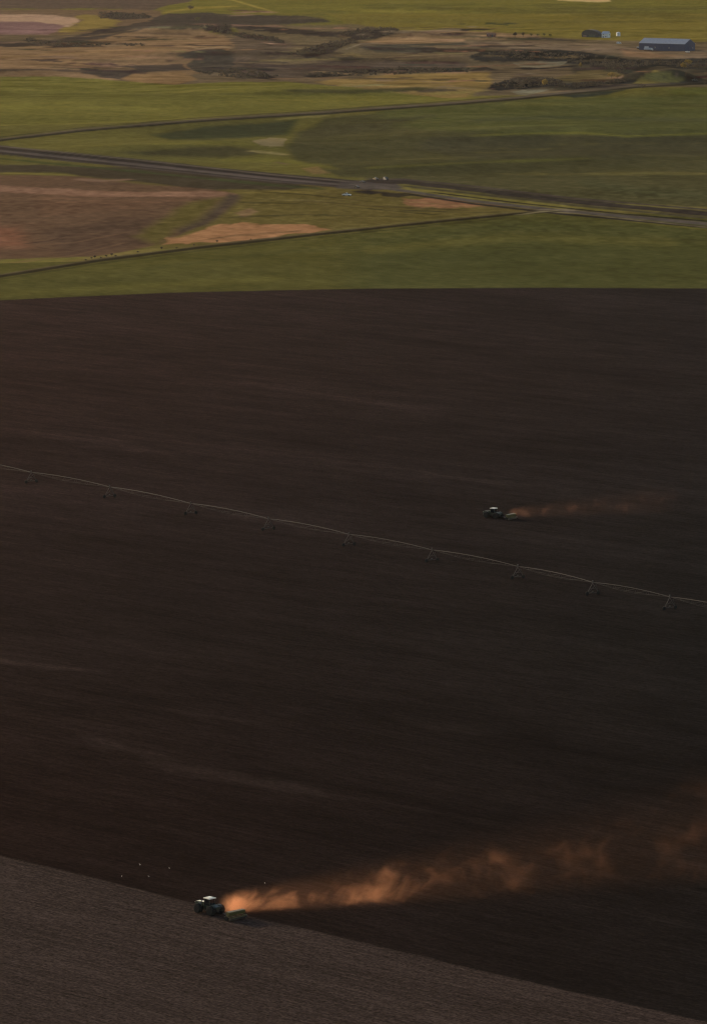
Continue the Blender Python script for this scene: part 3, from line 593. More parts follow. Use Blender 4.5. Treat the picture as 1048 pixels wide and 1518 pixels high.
# ------------------------------------------------------------------ pivot irrigation line
GALV = mat('galvanised_steel', (.056, .051, .048), .75, .0, spec=.2, vary=.15); DULL = mat('dull_steel', (.05, .046, .043), .75, .0, spec=.2)
def make_pivot():
    pts = [(-72, 693), (47, 716), (163, 738), (283, 763), (398, 786), (517, 809.5), (640, 833), (767, 858), (878, 882), (992, 904), (1110, 928)]
    a, b = at(47, 716), at(992, 904); T = [at(*p) for p in pts]
    for t in T: t.z = gz(t.x, t.y)
    c = T[0]
    root = thing('irrigation_line', 'long grey wheeled irrigation line crossing the dark field', 'irrigation line', c)
    ax = (b - a); ax.z = 0; ax.normalize(); side = Vector((-ax.y, ax.x, 0)); up = Vector((0, 0, 1)); HP = 3.9
    for i, t in enumerate(T):
        q = t - c; top = q + up * HP
        m = MB()
        for s_ in (-1, 1):
            foot = q + side * s_ * 2.05 + up * .75
            m.tube(foot, top - up * .15 + ax * .0, .085, n=6).tube(foot, top - up * .5 + ax * 1.6, .05, n=5)
        m.tube(q + side * 2.3 + up * .72, q - side * 2.3 + up * .72, .10, n=6).tube(q + side * 1.2 + up * 2.0, q - side * 1.2 + up * 2.0, .05, n=5)
        m.tube(top - up * .2, top + up * .55, .08, n=6)
        tw = m.build('tower', GALV, root)
        MB().box(q + up * .98, (.5, .5, .4)).build('drive_motor', DULL, tw)
        MB().box(top + up * .35, (.45, .45, .5)).build('control_box', GALV, tw)
        for s_ in (-1, 1):
            cc = q + side * s_ * 2.2 + up * .62; w_ = MB()
            w_.lathe([(.3, -.16), (.55, -.16), (.62, -.08), (.62, .08), (.55, .16), (.3, .16)], (0, 0, 0), n=18)
            o = w_.build('wheel', TYRE, tw); o.location = cc; o.rotation_euler[2] = math.atan2(side.y, side.x)
    for t, u in zip(T[:-1], T[1:]):
        A = t - c + up * HP; B = u - c + up * HP; N_ = 14; arch = lambda s: A.lerp(B, s) + up * .6 * (1 - (2 * s - 1) ** 2)
        pp = [arch(k / N_) for k in range(N_ + 1)]
        pipe = MB().path(pp, .085, n=8).build('pipe', GALV, root)
        tm = MB(); low = [arch(k / 7) - up * (1.35 * math.sin(math.pi * k / 7)) for k in range(8)]
        for s_ in (-1, 1):
            off = [p + side * s_ * .75 * math.sin(math.pi * k / 7) for k, p in enumerate(low)]
            tm.path(off, .022, n=4)
            for k in range(1, 7):
                tm.tube(off[k], arch(k / 7), .028, n=4); 
                if k < 6: tm.tube(off[k], arch((k + 1) / 7), .018, n=4)
        for k in range(1, 7): tm.tube(low[k] + side * .75 * math.sin(math.pi * k / 7), low[k] - side * .75 * math.sin(math.pi * k / 7), .025, n=4)
        tm.build('truss', DULL, pipe)
    return root
make_pivot()

# ------------------------------------------------------------------ birds on the soil
BIRD = mat('white_feathers', (.6, .57, .53), .7); BILL = mat('bill_horn', (.5, .3, .08), .5); WING = mat('grey_wing_feathers', (.2, .2, .2), .7)
def bird(px, py, k, ry, label):
    p = at(px, py); o = thing('bird', label, 'bird', p, ry, 'pale birds on the dark soil'); k *= .7; o.scale = (k, k, k)
    pts = [(-.30, 0, .20), (-.16, 0, .22), (0, 0, .24), (.12, 0, .27), (.19, 0, .34), (.23, 0, .40), (.27, 0, .40)]; rad = [.015, .055, .088, .085, .05, .05, .03]
    m = MB(); prev = None; n = 10
    for (q, r) in zip(pts, rad):
        ring = [m.bm.verts.new((q[0], q[1] + r * math.cos(2 * math.pi * i / n), q[2] + r * math.sin(2 * math.pi * i / n))) for i in range(n)]
        if prev:
            for i in range(n): m.bm.faces.new([prev[i], prev[(i + 1) % n], ring[(i + 1) % n], ring[i]])
        else: m.bm.faces.new(ring[::-1])
        prev = ring
    m.bm.faces.new(prev)
    for s_ in (-1, 1): m.tube((.02, s_ * .035, .17), (.02, s_ * .035, 0), .009, n=5).tube((.02, s_ * .035, .006), (.07, s_ * .04, .006), .008, n=4)
    m.build('body', BIRD, o, smooth=True)
    for s_ in (-1, 1): MB().hexa([(-.34, s_ * .03, .20), (.1, s_ * .085, .22), (.1, s_ * .105, .25), (-.34, s_ * .05, .21), (-.34, s_ * .02, .225), (.08, s_ * .06, .30), (.08, s_ * .08, .31), (-.34, s_ * .035, .235)]).build('wing', WING, o)
    MB().tube((.26, 0, .40), (.34, 0, .385), .014, .004, n=5).build('bill', BILL, o)
bird(208, 1283, 1.25, 2.4, 'brightest of the white birds standing on the dark soil left of the near tractor')
bird(251.5, 1288, 1.0, 2.0, 'pale bird on dark soil, the one nearest above the near tractor')
bird(221, 1300, .9, 2.9, 'faint pale bird on dark soil between the brightest bird and the field edge')
bird(181, 1300, 1.0, 1.2, 'leftmost pale bird standing just above the lighter field edge')
bird(393, 1310, .95, 2.2, 'small pale bird on dark soil above the orange dust')

# ------------------------------------------------------------------ farm buildings
def ux(th): return Vector((math.cos(th), math.sin(th), 0))
BLUE = mat('blue_steel_sheet', (.038, .055, .115), .5, .1, vary=.1, scale=.5); ROOFM = mat('blue_grey_roof_sheet', (.22, .25, .30), .45, .3, vary=.1, scale=.4)
WHITE = mat('white_paint', (.80, .78, .74), .5, vary=.06); DARKW = mat('weathered_dark_boards', (.075, .068, .066), .8, vary=.3, scale=1.5); DROOF = mat('dark_shingle_roof', (.05, .05, .055), .8, vary=.3, scale=2)
REDW = mat('faded_red_boards', (.24, .085, .06), .8, vary=.3, scale=1.5); GREYM = mat('pale_grey_sheet', (.42, .45, .50), .45, .2); RUST = mat('rusty_sheet', (.22, .10, .06), .7, vary=.4, scale=1)
def gable(name, label, cat, loc, rz, Lx, Wy, hw_, hr, wm, rm, doors=(), windows=(), over=.4):
    o = thing(name, label, cat, loc, rz); a, b = Lx / 2, Wy / 2
    MB().prism([(-b, -1.5), (b, -1.5), (b, hw_), (0, hw_ + hr), (-b, hw_)], -a, a, 'x').build('wall', wm, o)
    t = .25; e = over; k = hr / b
    r = MB().prism([(-b - e, hw_ - e * k + .02), (0, hw_ + hr + .02), (b + e, hw_ - e * k + .02), (b + e, hw_ - e * k + t), (0, hw_ + hr + t), (-b - e, hw_ - e * k + t)], -a - e, a + e, 'x').build('roof', rm, o)
    MB().tube((-a - e, 0, hw_ + hr + t + .02), (a + e, 0, hw_ + hr + t + .02), .16, n=6).build('ridge_cap', rm, r)
    for (face, u, z0, wd, h, m, nm) in list(doors) + list(windows):
        m_ = MB()
        if face in 'fb':
            y = -b if face == 'f' else b; sg = -1 if face == 'f' else 1
            m_.box((u, y + sg * .04, z0 + h / 2), (wd, .14, h)); w2 = MB().box((u, y + sg * .12, z0 + h / 2), (wd * .82, .06, h * .86))
        else:
            x = a if face == 'r' else -a; sg = 1 if face == 'r' else -1
            m_.box((x + sg * .04, u, z0 + h / 2), (.14, wd, h)); w2 = MB().box((x + sg * .12, u, z0 + h / 2), (.06, wd * .82, h * .86))
        q = m_.build(nm, WHITE if nm == 'window' else m, o); w2.build('pane' if nm == 'window' else 'panel', GLASS if nm == 'window' else m, q)
    return o
bl, br = at(958, 74), at(1019, 76)
RB = -math.radians(38)
bc = at(989, 77); 
barn = gable('barn', 'long blue steel barn with grey roof at the right of the farmstead', 'barn', at(989, 75.5) + Vector((0, 12, 0)), RB, 66, 22, 8.6, 5.6, BLUE, ROOFM,
      doors=[('f', -22, 0, 6, 5, GREYM, 'door'), ('f', 0, 0, 6, 5, BLUE, 'door'), ('f', 20, 0, 5, 5, BLUE, 'door'), ('r', 0, 0, 7, 6, BLUE, 'door')], windows=[('f', -10, 3.2, 1.6, 1.2, 0, 'window'), ('f', 10, 3.2, 1.6, 1.2, 0, 'window'), ('r', 6.5, 3.2, 1.6, 1.2, 0, 'window')])
# old arched barn
ab = thing('arched_barn', 'dark old arched roof barn left of the white farmhouse', 'barn', at(877, 55) + Vector((0, 6, 0)), -math.radians(20))
arc = [(-11.5 * math.cos(t), 2.6 + 6.6 * math.sin(t) ** .8 - .9 * math.cos(t) * -1 * math.sin(t)) for t in np.linspace(0, math.pi, 15)]
MB().prism([(-11.2, -1)] + [(p[0] * .97, p[1] * .975) for p in arc] + [(11.2, -1)], -7, 7).build('wall', DARKW, ab)
arc_o = [(p[0] * 1.02, p[1] * 1.02 + .05) for p in arc]
MB().prism(arc + arc_o[::-1], -7.5, 7.5).build('roof', DROOF, ab)
d_ = MB().box((-7.2, -7.05, 1.3), (3.8, .3, 2.6)).build('door', mat('pinkish_boards', (.30, .21, .18), .8, vary=.3), ab); MB().box((-7.2, -7.22, 1.2), (3.0, .06, 2.1)).build('panel', mat('dusty_red_boards', (.2, .12, .1), .8), d_)
MB().box((2.2, -7.05, 1.6), (9, .3, 3.2)).build('door', mat('olive_boards', (.10, .11, .075), .8, vary=.3), ab)
gable('farmhouse', 'small white farmhouse beside the dark arched barn', 'house', at(898, 56) + Vector((0, 5, 0)), -math.radians(30), 9, 7, 5.2, 2.6, WHITE, GREYM,
      doors=[('f', -2.4, 0, 1.3, 2.2, DARKW, 'door')], windows=[('f', .8, 1.0, 1.4, 1.5, 0, 'window'), ('f', 3, 1.0, 1.2, 1.5, 0, 'window'), ('f', -2, 3.4, 1.2, 1.3, 0, 'window'), ('r', 0, 3.2, 1.4, 1.4, 0, 'window')])
gable('shed', 'small faded red shed standing alone left of the farmstead', 'shed', at(728, 54.5) + Vector((0, 3, 0)), -math.radians(15), 11, 6, 2.8, 1.5, REDW, RUST, doors=[('f', 2, 0, 2.6, 2.3, DARKW, 'door')], windows=[('f', -3, 1.0, 1.2, 1.0, 0, 'window')])
tk = thing('storage_tank', 'white round storage tank right of the farmhouse', 'tank', at(916, 53.5))
MB().lathe([(2.6, -.5), (2.6, 4.2), (2.45, 4.5)], (0, 0, 0), axis='z', n=24).build('shell', WHITE, tk, smooth=False)
MB().lathe([(2.7, 4.45), (1.6, 5.0), (.4, 5.35), (.3, 5.5)], (0, 0, 0), axis='z', n=24).build('roof', WHITE, tk)
lad = MB()
for s_ in (-.25, .25): lad.tube((s_, -2.72, 0), (s_, -2.72, 4.5), .04, n=5)
for k in range(9): lad.tube((-.25, -2.72, .4 + k * .48), (.25, -2.72, .4 + k * .48), .03, n=4)
lad.build('ladder', DULL, tk)

# ------------------------------------------------------------------ vehicles
CARW = mat('white_car_paint', (.78, .77, .74), .3, coat=.5, vary=.04); CARD = mat('dark_car_paint', (.025, .022, .024), .3, coat=.5); CARP = mat('pale_grey_car_paint', (.11, .105, .10), .75, spec=.2)
def car_wheels(o, xs, y, r=.36, wd=.25):
    for x in xs:
        for s_ in (-1, 1):
            t = MB().lathe([(r * .6, -wd / 2), (r * .95, -wd / 2), (r, -wd * .3), (r, wd * .3), (r * .95, wd / 2), (r * .6, wd / 2)], (x, s_ * y, r), n=18).build('wheel', TYRE, o)
            MB().lathe([(r * .62, -wd * .42), (r * .2, -wd * .3), (r * .2, wd * .3), (r * .62, wd * .42)], (x, s_ * y, r), n=14).build('rim', STEEL, t)
def vehicle(kind, label, cat, px, py, th, paint, group=None, name=None, k=1.0):
    o = thing(name or kind, label, cat, (0, 0, 0), 0, group)
    if kind == 'pickup':
        MB().prism([(-2.7, .45), (2.65, .45), (2.75, .8), (2.6, 1.08), (1.15, 1.16), (1.0, 1.2), (-.75, 1.2), (-.75, .85), (-2.6, .85), (-2.6, 1.15), (-2.7, 1.15)], -.92, .92).build('body', paint, o, bevel=.03)
        c = MB().prism([(-.75, 1.15), (1.1, 1.15), (.45, 1.82), (-.65, 1.86)], -.82, .82).build('cabin', paint, o, bevel=.03)
        MB().prism([(-.6, 1.24), (.92, 1.24), (.4, 1.74), (-.55, 1.76)], -.835, .835).build('window', GLASS, c); MB().hexa([(1.10, -.7, 1.2), (1.12, .7, 1.2), (1.08, .7, 1.2), (1.06, -.7, 1.2), (.50, -.66, 1.80), (.52, .66, 1.80), (.48, .66, 1.80), (.46, -.66, 1.80)]).build('windscreen', GLASS, c)
        for s_ in (-1, 1): MB().box((-1.7, s_ * .87, 1.05), (1.9, .1, .3)).build('bed_side', paint, o)
        car_wheels(o, (1.75, -1.7), .82, .4)
    elif kind == 'car':
        MB().prism([(-2.2, .35), (2.2, .35), (2.28, .65), (2.1, .85), (1.1, .95), (-1.5, 1.0), (-2.2, .95), (-2.28, .6)], -.88, .88).build('body', paint, o, bevel=.05)
        c = MB().prism([(-1.7, .95), (1.15, .93), (.45, 1.42), (-1.0, 1.45)], -.74, .74).build('cabin', paint, o, bevel=.04)
        MB().prism([(-1.45, 1.0), (.95, .98), (.4, 1.36), (-.92, 1.38)], -.755, .755).build('window', GLASS, c)
        car_wheels(o, (1.4, -1.35), .78, .33)
    elif kind == 'van':
        MB().prism([(-2.6, .4), (2.4, .4), (2.6, .75), (2.45, 1.15), (1.75, 1.35), (1.2, 2.1), (.9, 2.2), (-2.6, 2.2)], -.95, .95).build('body', paint, o, bevel=.05)
        MB().prism([(.2, 1.35), (1.6, 1.35), (1.15, 1.98), (.2, 1.98)], -.965, .965).build('window', GLASS, o)
        car_wheels(o, (1.65, -1.7), .82, .36)
    elif kind == 'truck':
        MB().box((4.6, 0, 1.75), (2.0, 2.3, 2.3), top=(.9, .95)).build('cab', WHITE, o, bevel=.08); MB().box((5.35, 0, 2.2), (.66, 1.9, .8), top=(.8, .95)).build('windscreen', GLASS, o)
        MB().box((-.6, 0, .85), (11, 1.0, .3)).build('chassis', BLACK, o); MB().box((-1.3, 0, 2.0), (9.6, 2.4, 2.0), top=(1, 1.02)).build('cargo_box', paint, o, bevel=.04)
        MB().prism([(-1.25, 3.01), (1.25, 3.01), (0, 3.35)], -6.1, 3.5, 'x').build('tarp', GREYM, o)
        car_wheels(o, (4.3, -1.0, -3.6, -4.9), 1.0, .5, .35)
    elif kind == 'trailer':
        MB().box((0, 0, .95), (9, .9, .25)).tube((4.5, 0, .95), (6, 0, .8), .08).build('chassis', BLACK, o); MB().box((0, 0, 1.75), (8.6, 2.3, 1.35), top=(1, 1.08)).build('cargo_box', paint, o, bevel=.04)
        MB().tube((4.0, .6, .0), (4.0, .6, .9), .06).build('jack', BLACK, o); car_wheels(o, (-2.2, -3.4), .95, .48, .35)
    o.scale = (k, k, k); place(o, at(px, py), th); return o
HW = heading((440, 267), (520, 274)); LW = heading((600, 283), (700, 298))
vehicle('pickup', 'white pickup parked on the grass below the highway junction', 'pickup', 514, 290.5, HW + .5, CARW, name='pickup_truck', k=1.1)
vehicle('car', 'dark car on the near lane left of the highway junction', 'car', 529, 278.5, HW, CARD, 'vehicles on the highway', name='car')
vehicle('car', 'grey car on the far lane at the highway junction', 'car', 537.5, 270.8, HW, CARP, 'vehicles on the highway', name='car')
vehicle('pickup', 'dark pickup at the edge of the green field above the junction', 'pickup', 557, 266.8, LW, CARD, 'vehicles on the highway', name='pickup_truck')
vehicle('van', 'grey van just right of the dark pickup above the junction', 'van', 572, 267, LW, CARP, 'vehicles on the highway', name='van')
vehicle('pickup', 'white pickup parked at the right corner of the blue barn', 'pickup', 1018.5, 78, -.9, CARW, name='pickup_truck', k=1.15)
vehicle('truck', 'pale grain truck with white cab parked left of the blue barn', 'truck', 961, 75, -.55, GREYM, name='grain_truck', k=1.0)
vehicle('trailer', 'low pale grey trailer parked behind the grain truck', 'trailer', 948.5, 72.5, -.5, GREYM, name='trailer')
vehicle('van', 'white van parked below the storage tank', 'van', 917, 65, -.2, CARW, name='van', k=1.1)
vehicle('pickup', 'grey pickup on the dirt road right of the grassy knoll', 'pickup', 1029, 120, .3, CARP, name='pickup_truck', k=1.1)

# ------------------------------------------------------------------ trees and brush
BARK = mat('bark', (.06, .045, .035), .9, vary=.3, scale=4)
def leaf_mat(name, a, b_):
    m, t, b = new_mat(name); N = t.nodes; b.inputs['Roughness'].default_value = .8; b.inputs['Specular IOR Level'].default_value = .2
    tc = N.new('ShaderNodeTexCoord'); nz = N.new('ShaderNodeTexNoise'); nz.inputs['Scale'].default_value = .55; nz.inputs['Detail'].default_value = 3; t.links.new(tc.outputs['Object'], nz.inputs[0])
    r = N.new('ShaderNodeValToRGB'); r.color_ramp.elements[0].position = .35; r.color_ramp.elements[1].position = .65
    r.color_ramp.elements[0].color = (*a, 1); r.color_ramp.elements[1].color = (*b_, 1); t.links.new(nz.outputs[0], r.inputs[0]); t.links.new(r.outputs[0], b.inputs['Base Color'])
    tr_ = N.new('ShaderNodeBsdfTranslucent'); t.links.new(r.outputs[0], tr_.inputs[0]); ad = N.new('ShaderNodeMixShader'); ad.inputs[0].default_value = .35
    t.links.new(b.outputs[0], ad.inputs[1]); t.links.new(tr_.outputs[0], ad.inputs[2]); t.links.new(ad.outputs[0], N['Material Output'].inputs[0]); return m
YEL = leaf_mat('autumn_leaves', (.16, .11, .03), (.30, .22, .06)); DRK = leaf_mat('dark_brush_leaves', (.038, .031, .023), (.078, .063, .044)); OLV = leaf_mat('olive_leaves', (.06, .06, .02), (.11, .10, .035))
def leaf_faces(bm, c, r, n, size, rr):
    for _ in range(n):
        d = Vector((rr.gauss(0, 1), rr.gauss(0, 1), rr.gauss(0, 1))).normalized() * (rr.random() ** .45)
        p = Vector((c[0] + d.x * r[0], c[1] + d.y * r[1], c[2] + d.z * r[2]))
        u = Vector((rr.gauss(0, 1), rr.gauss(0, 1), rr.gauss(0, 1))).normalized(); v = u.orthogonal().normalized(); s = size * rr.uniform(.6, 1.3)
        bm.faces.new([bm.verts.new(p + u * s), bm.verts.new(p + v * s * .6), bm.verts.new(p - u * s), bm.verts.new(p - v * s * .6)])
def tree(px, py, h, wd, m, label, group=None, name='tree'):
    rr = random.Random(int(px * 31 + py)); o = thing(name, label, 'tree' if name != 'bush' else 'bush', at(px, py), rr.uniform(0, 6), group)
    t = MB(); th_ = h * (.34 if name != 'bush' else .15); t.tube((0, 0, -.3), (0, 0, th_), h * .035, h * .022, n=7)
    ends = []
    for k in range(5):
        a = k * 1.257 + rr.uniform(-.3, .3); e = Vector((math.cos(a) * wd * .28, math.sin(a) * wd * .28, h * rr.uniform(.5, .78))); t.tube((0, 0, th_ * rr.uniform(.7, 1)), e, h * .018, h * .006, n=5); ends.append(e)
    t.build('trunk', BARK, o)
    c = MB(); zb = h * (.25 if name != 'bush' else .05)
    for e in ends + [Vector((0, 0, h * .72)), Vector((0, 0, h * .5))]:
        leaf_faces(c.bm, (e.x, e.y, max(e.z, zb + h * .2)), (wd * .27, wd * .27, h * .24), 60, h * .055, rr)
    bmx = bpy.data.meshes.new('crown'); c.bm.to_mesh(bmx); c.bm.free(); bmx.materials.append(m); co = bpy.data.objects.new('crown', bmx); COL.objects.link(co); co.parent = o
G1 = 'autumn trees in the gully country'
tree(807, 130, 9.5, 7, YEL, 'yellow autumn tree between the dark thicket and the pale bank', G1)
tree(906, 116, 7, 8, YEL, 'bright yellow rounded tree left of the grassy knoll', G1)
tree(915, 117, 5, 7, YEL, 'smaller yellow tree touching the bright one left of the knoll', G1)
tree(1012, 104, 9, 7, YEL, 'tall yellow tree below the blue barn', G1)
tree(1020, 98, 8, 9, YEL, 'yellow tree just above the tall one below the blue barn', G1)
tree(860, 101, 6.5, 4, YEL, 'slim yellow tree in the dark brush band', G1)
tree(293, 33, 8, 9, OLV, 'olive tree in the dark field at the upper left', G1)
tree(283, 16, 9, 12, DRK, 'dark round tree at the edge of the far yellow field', G1)
tree(763, 55, 7, 6, DRK, 'darker of two small trees right of the red shed', G1)
tree(775, 55, 6.5, 4, DRK, 'thinner of two small trees right of the red shed', G1)
tree(47, 62, 7, 11, DRK, 'dark tree below the purple field at the left', G1)
tree(950, 131, 5, 14, DRK, 'wide dark bush at the road below the knoll', G1, 'bush')
tree(1044, 124, 5.5, 14, DRK, 'wide dark bush beside the road at the right edge', G1, 'bush')
for k, (qx, qy) in enumerate([(787, 54), (797, 54.5), (806, 54), (815, 55)]):
    tree(qx, qy, 4.5, 5, OLV, ('leftmost', 'second from left', 'third from left', 'rightmost')[k] + ' small olive bush in the row left of the arched barn', 'row of bushes by the far yard', 'bush')
xs_ = [128, 136, 141, 150, 158, 166, 172, 205, 240, 262, 288, 322, 372]
for k, qx in enumerate(xs_):
    tree(qx, float(np.interp(qx, [p[0] for p in TRACK], [p[1] for p in TRACK])) - 1.5 - (k % 3), 1.2 + (k % 3) * .3, 1.8, DRK, ('leftmost', 'second from left', 'third from left', 'fourth from left', 'fifth from left', 'sixth from left', 'middle', 'sixth from right', 'fifth from right', 'fourth from right', 'third from right', 'second from right', 'rightmost')[k] + ' of the low dark bushes along the farm track', 'low bushes along the farm track', 'bush')
THICK = [  # outline, bushes, height: dense brush along the gullies
    ('upper', [(142, 19), (218, 20), (224, 27), (150, 28)], 90, 4, 'dark brush thicket below the far brown field'),
    ('hook', [(298, 40), (335, 37), (352, 44), (348, 53), (304, 46)], 70, 5, 'dark brush clump at the head of the gully'),
    ('gully', [(500, 47), (540, 43), (585, 41), (593, 48), (562, 57), (530, 62), (480, 80), (456, 84), (428, 81), (470, 68), (518, 56)], 230, 4.5, 'winding dark brush thicket down the middle gully'),
    ('stripe', [(455, 110), (560, 102), (700, 102), (700, 107), (520, 113), (460, 115)], 150, 3.5, 'dark brush line above the tan grass strip'),
    ('band', [(690, 84), (762, 76), (842, 78), (930, 90), (1048, 90), (1048, 103), (1010, 101), (975, 95), (935, 101), (920, 109), (880, 97), (800, 91)], 330, 4, 'long dark brush band below the farmstead'),
    ('lobe', [(725, 127), (770, 117), (835, 118), (838, 126), (765, 133)], 130, 4, 'dark brush thicket behind the pale bank'),
    ('hill', [(282, 104), (310, 106), (345, 103), (372, 104), (415, 113), (360, 117), (300, 109)], 120, 3, 'dark brush along the foot of the bare dark hill'),
    ('upstripe', [(345, 48), (400, 54), (426, 60), (420, 64), (385, 60), (350, 55)], 70, 3, 'dark brush line beside the pale bank in the upper gully'),
    ('left', [(40, 58), (66, 60), (140, 66), (214, 63), (212, 68), (70, 70), (42, 64)], 60, 3, 'thin dark brush line below the purple field'),
    ('road', [(820, 127), (900, 122), (928, 118), (928, 122), (850, 132)], 100, 3.5, 'dark brush between yellow tree and dirt road'),
]
for key, pts, n, h, lab in THICK:
    sd = np.nonzero((PY < 140) & (PX > min(p[0] for p in pts)) & (PX < max(p[0] for p in pts)))[0]
    ins = sd[poly_sd(PX[sd], PY[sd], pts) > 0]; rr = random.Random(key); pick = [int(ins[rr.randrange(len(ins))]) for _ in range(n)]
    bm = bmesh.new(); base = Vector((X[pick[0]], Y[pick[0]], Z[pick[0]]))
    for i in pick:
        r = rr.uniform(1.4, 3.4); hh = h * rr.uniform(.4, .8)
        leaf_faces(bm, (X[i] - base.x, Y[i] - base.y, Z[i] - base.z + hh * .45), (r, r, hh * .6), 26, .75, rr)
    me = bpy.data.meshes.new('brush_thicket'); bm.to_mesh(me); bm.free(); me.materials.append(DRK); o = bpy.data.objects.new('brush_thicket', me); COL.objects.link(o); o.location = base
    tag(o, lab, 'brush', None, 'stuff')

# ------------------------------------------------------------------ dust
def dust(name, label, start, th, length, c0, cz, r0, rk, dens, fade, colr, seed, step, base=.052):
    """a drifting body of dust; local x runs along it, its height and width grow with x"""
    zt = cz[0] + cz[1] * length + (r0 + rk * length) * 1.5; wd = (r0 + rk * length) * 1.7
    bm = bmesh.new(); n = 14; rings = []
    for i in range(9):
        t = i / 8; xx = -1 + t * (length + 1); rad = (r0 + rk * max(xx, 0)) * 1.55; zc = cz[0] + cz[1] * max(xx, 0) + cz[2] * max(xx, 0) ** 2
        rings.append([bm.verts.new((xx, rad * math.cos(2 * math.pi * k / n), max(zc + rad * .95 * math.sin(2 * math.pi * k / n), .25))) for k in range(n)])
    for A, B in zip(rings[:-1], rings[1:]):
        for k in range(n): bm.faces.new([A[k], A[(k + 1) % n], B[(k + 1) % n], B[k]])
    bm.faces.new(rings[0][::-1]); bm.faces.new(rings[-1]); bmesh.ops.recalc_face_normals(bm, faces=bm.faces[:])
    me = bpy.data.meshes.new(name); bm.to_mesh(me); bm.free()
    o = bpy.data.objects.new(name, me); COL.objects.link(o); o.location = start; o.rotation_euler[2] = th
    m = bpy.data.materials.new(name); m.use_nodes = True; t = m.node_tree; N = t.nodes; N.remove(N['Principled BSDF']); Lk = t.links.new
    pv = N.new('ShaderNodeVolumePrincipled'); pv.inputs['Color'].default_value = (*colr, 1); pv.inputs['Anisotropy'].default_value = .45; Lk(pv.outputs[0], N['Material Output'].inputs['Volume'])
    tc = N.new('ShaderNodeTexCoord'); sp = N.new('ShaderNodeSeparateXYZ'); Lk(tc.outputs['Object'], sp.inputs[0])
    def M_(op, a, b=None, c=None, clamp=False):
        n_ = N.new('ShaderNodeMath'); n_.operation = op; n_.use_clamp = clamp
        for k, vv in enumerate((a, b, c)):
            if vv is None: continue
            if isinstance(vv, (int, float)): n_.inputs[k].default_value = vv
            else: Lk(vv, n_.inputs[k])
        return n_.outputs[0]
    x, y, z = sp.outputs; xp = M_('MAXIMUM', x, 0.0)
    r = M_('MULTIPLY_ADD', xp, rk, r0); zc = M_('MULTIPLY_ADD', xp, M_('MULTIPLY_ADD', xp, cz[2], cz[1]), cz[0])
    dy = M_('DIVIDE', y, r); dz = M_('DIVIDE', M_('SUBTRACT', z, zc), r)
    q = M_('SQRT', M_('ADD', M_('MULTIPLY', dy, dy), M_('MULTIPLY', dz, dz)))
    # noise that grows with the plume: sheared along x so billows lean with the wind
    cmb = N.new('ShaderNodeCombineXYZ'); Lk(M_('ADD', x, M_('MULTIPLY', z, -.45)), cmb.inputs[0]); Lk(M_('MULTIPLY', y, .55), cmb.inputs[1]); Lk(z, cmb.inputs[2])
    def nz(sc, det, off):
        mp = N.new('ShaderNodeMapping'); mp.inputs['Location'].default_value = (off, off * .7, seed); mp.inputs['Scale'].default_value = (sc, sc, sc); Lk(cmb.outputs[0], mp.inputs[0])
        k = N.new('ShaderNodeTexNoise'); k.inputs['Scale'].default_value = 1; k.inputs['Detail'].default_value = det; k.inputs['Roughness'].default_value = .58; k.inputs['Distortion'].default_value = .6; Lk(mp.outputs[0], k.inputs[0]); return k.outputs[0]
    n1 = nz(1 / (r0 * 1.9), 6, 3.1); n2 = nz(1 / ((r0 + rk * length * .6) * 1.7), 5, 7.7)
    sh = M_('SUBTRACT', 1.0, q)
    head = M_('POWER', math.e, M_('MULTIPLY', xp, -1 / (r0 * 6))); sh = M_('ADD', M_('MULTIPLY', sh, .9), M_('MULTIPLY', head, .6))
    s = M_('ADD', sh, M_('MULTIPLY', M_('SUBTRACT', n1, .56), 3.6)); s = M_('ADD', s, M_('MULTIPLY', M_('SUBTRACT', n2, .55), M_('MULTIPLY_ADD', head, -3.4, 4.4)), clamp=True)
    s = M_('MULTIPLY_ADD', M_('POWER', s, 1.6), .94, base)
    inside = N.new('ShaderNodeMapRange'); inside.interpolation_type = 'SMOOTHSTEP'; Lk(q, inside.inputs[0]); inside.inputs[1].default_value = .35; inside.inputs[2].default_value = 1.5; inside.inputs[3].default_value = 1; inside.inputs[4].default_value = 0
    s = M_('MULTIPLY', s, inside.outputs[0])
    fl = M_('POWER', math.e, M_('MULTIPLY', xp, -1 / fade[0])); fl = M_('MULTIPLY_ADD', fl, fade[1], 1 - fade[1])
    en = N.new('ShaderNodeMapRange'); en.interpolation_type = 'SMOOTHSTEP'; Lk(x, en.inputs[0]); en.inputs[1].default_value = length * .72; en.inputs[2].default_value = length * .99; en.inputs[3].default_value = 1; en.inputs[4].default_value = 0
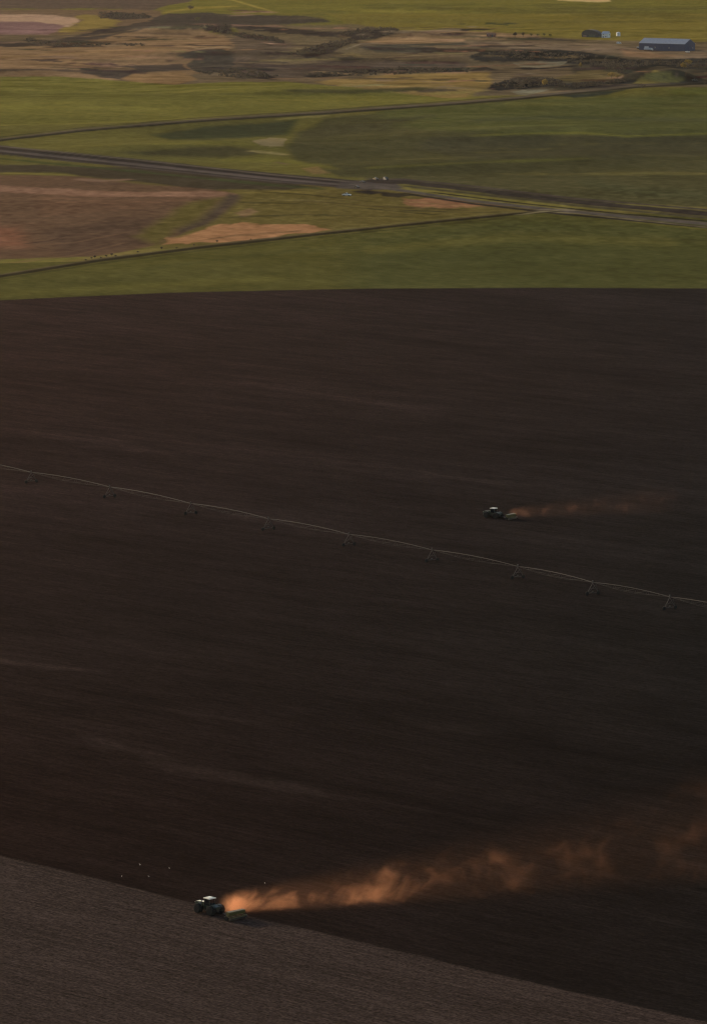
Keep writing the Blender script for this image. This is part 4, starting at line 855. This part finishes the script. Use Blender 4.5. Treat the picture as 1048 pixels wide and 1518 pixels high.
    hd = N.new('ShaderNodeMapRange'); Lk(x, hd.inputs[0]); hd.inputs[1].default_value = -1; hd.inputs[2].default_value = 1.0; hd.inputs[3].default_value = 0; hd.inputs[4].default_value = 1
    s = M_('MULTIPLY', M_('MULTIPLY', M_('MULTIPLY', s, fl), en.outputs[0]), hd.outputs[0])
    Lk(M_('MULTIPLY', s, dens), pv.inputs['Density'])
    me.materials.append(m); m.cycles.volume_step_rate = step
    tag(o, label, 'dust', None, 'stuff'); return o
ds = at(333, 1355); ds.z = gz(ds.x, ds.y)
de = at(1048, 1308)
TD = math.atan2(de.y - ds.y, de.x - ds.x); LD = (de - ds).length
dust('dust_plume', 'orange dust plume blowing right from the near tractor and drill', ds, TD, LD * 1.3, 0, (1.3, .030, .0005), 2.7, .084, .22, (19, .978), (.95, .46, .25), 2.0, 1.0)
ds2 = at(757, 768); de2 = at(960, 761)
TD2 = math.atan2(de2.y - ds2.y, de2.x - ds2.x)
dust('dust_plume', 'faint brown dust trail behind the distant tractor', ds2, TD2, (de2 - ds2).length * 1.3, 0, (1.4, .05, 0), 1.9, .062, .026, (12, .80), (.93, .48, .31), 9.0, 1.0, .12)

# ------------------------------------------------------------------ haze
hzm = bpy.data.materials.new('haze'); hzm.use_nodes = True; N = hzm.node_tree.nodes; N.remove(N['Principled BSDF'])
pv = N.new('ShaderNodeVolumePrincipled'); pv.inputs['Color'].default_value = (.95, .9, .85, 1); pv.inputs['Density'].default_value = SIG; pv.inputs['Anisotropy'].default_value = .75
hzm.node_tree.links.new(pv.outputs[0], N['Material Output'].inputs['Volume']); hzm.cycles.homogeneous_volume = True
zmin = float(Z.min()) - 6; xm = float(np.abs(X).max()) + 50; ym = float(Y.max()) + 50
hb = MB().hexa([(-xm, -60, zmin), (xm, -60, zmin), (xm, ym, zmin), (-xm, ym, zmin), (-xm, -60, 240), (xm, -60, 240), (xm, ym, 240), (-xm, ym, 240)]).build('haze', hzm)
tag(hb, 'thin warm haze lying over the whole valley', 'haze', None, 'stuff')
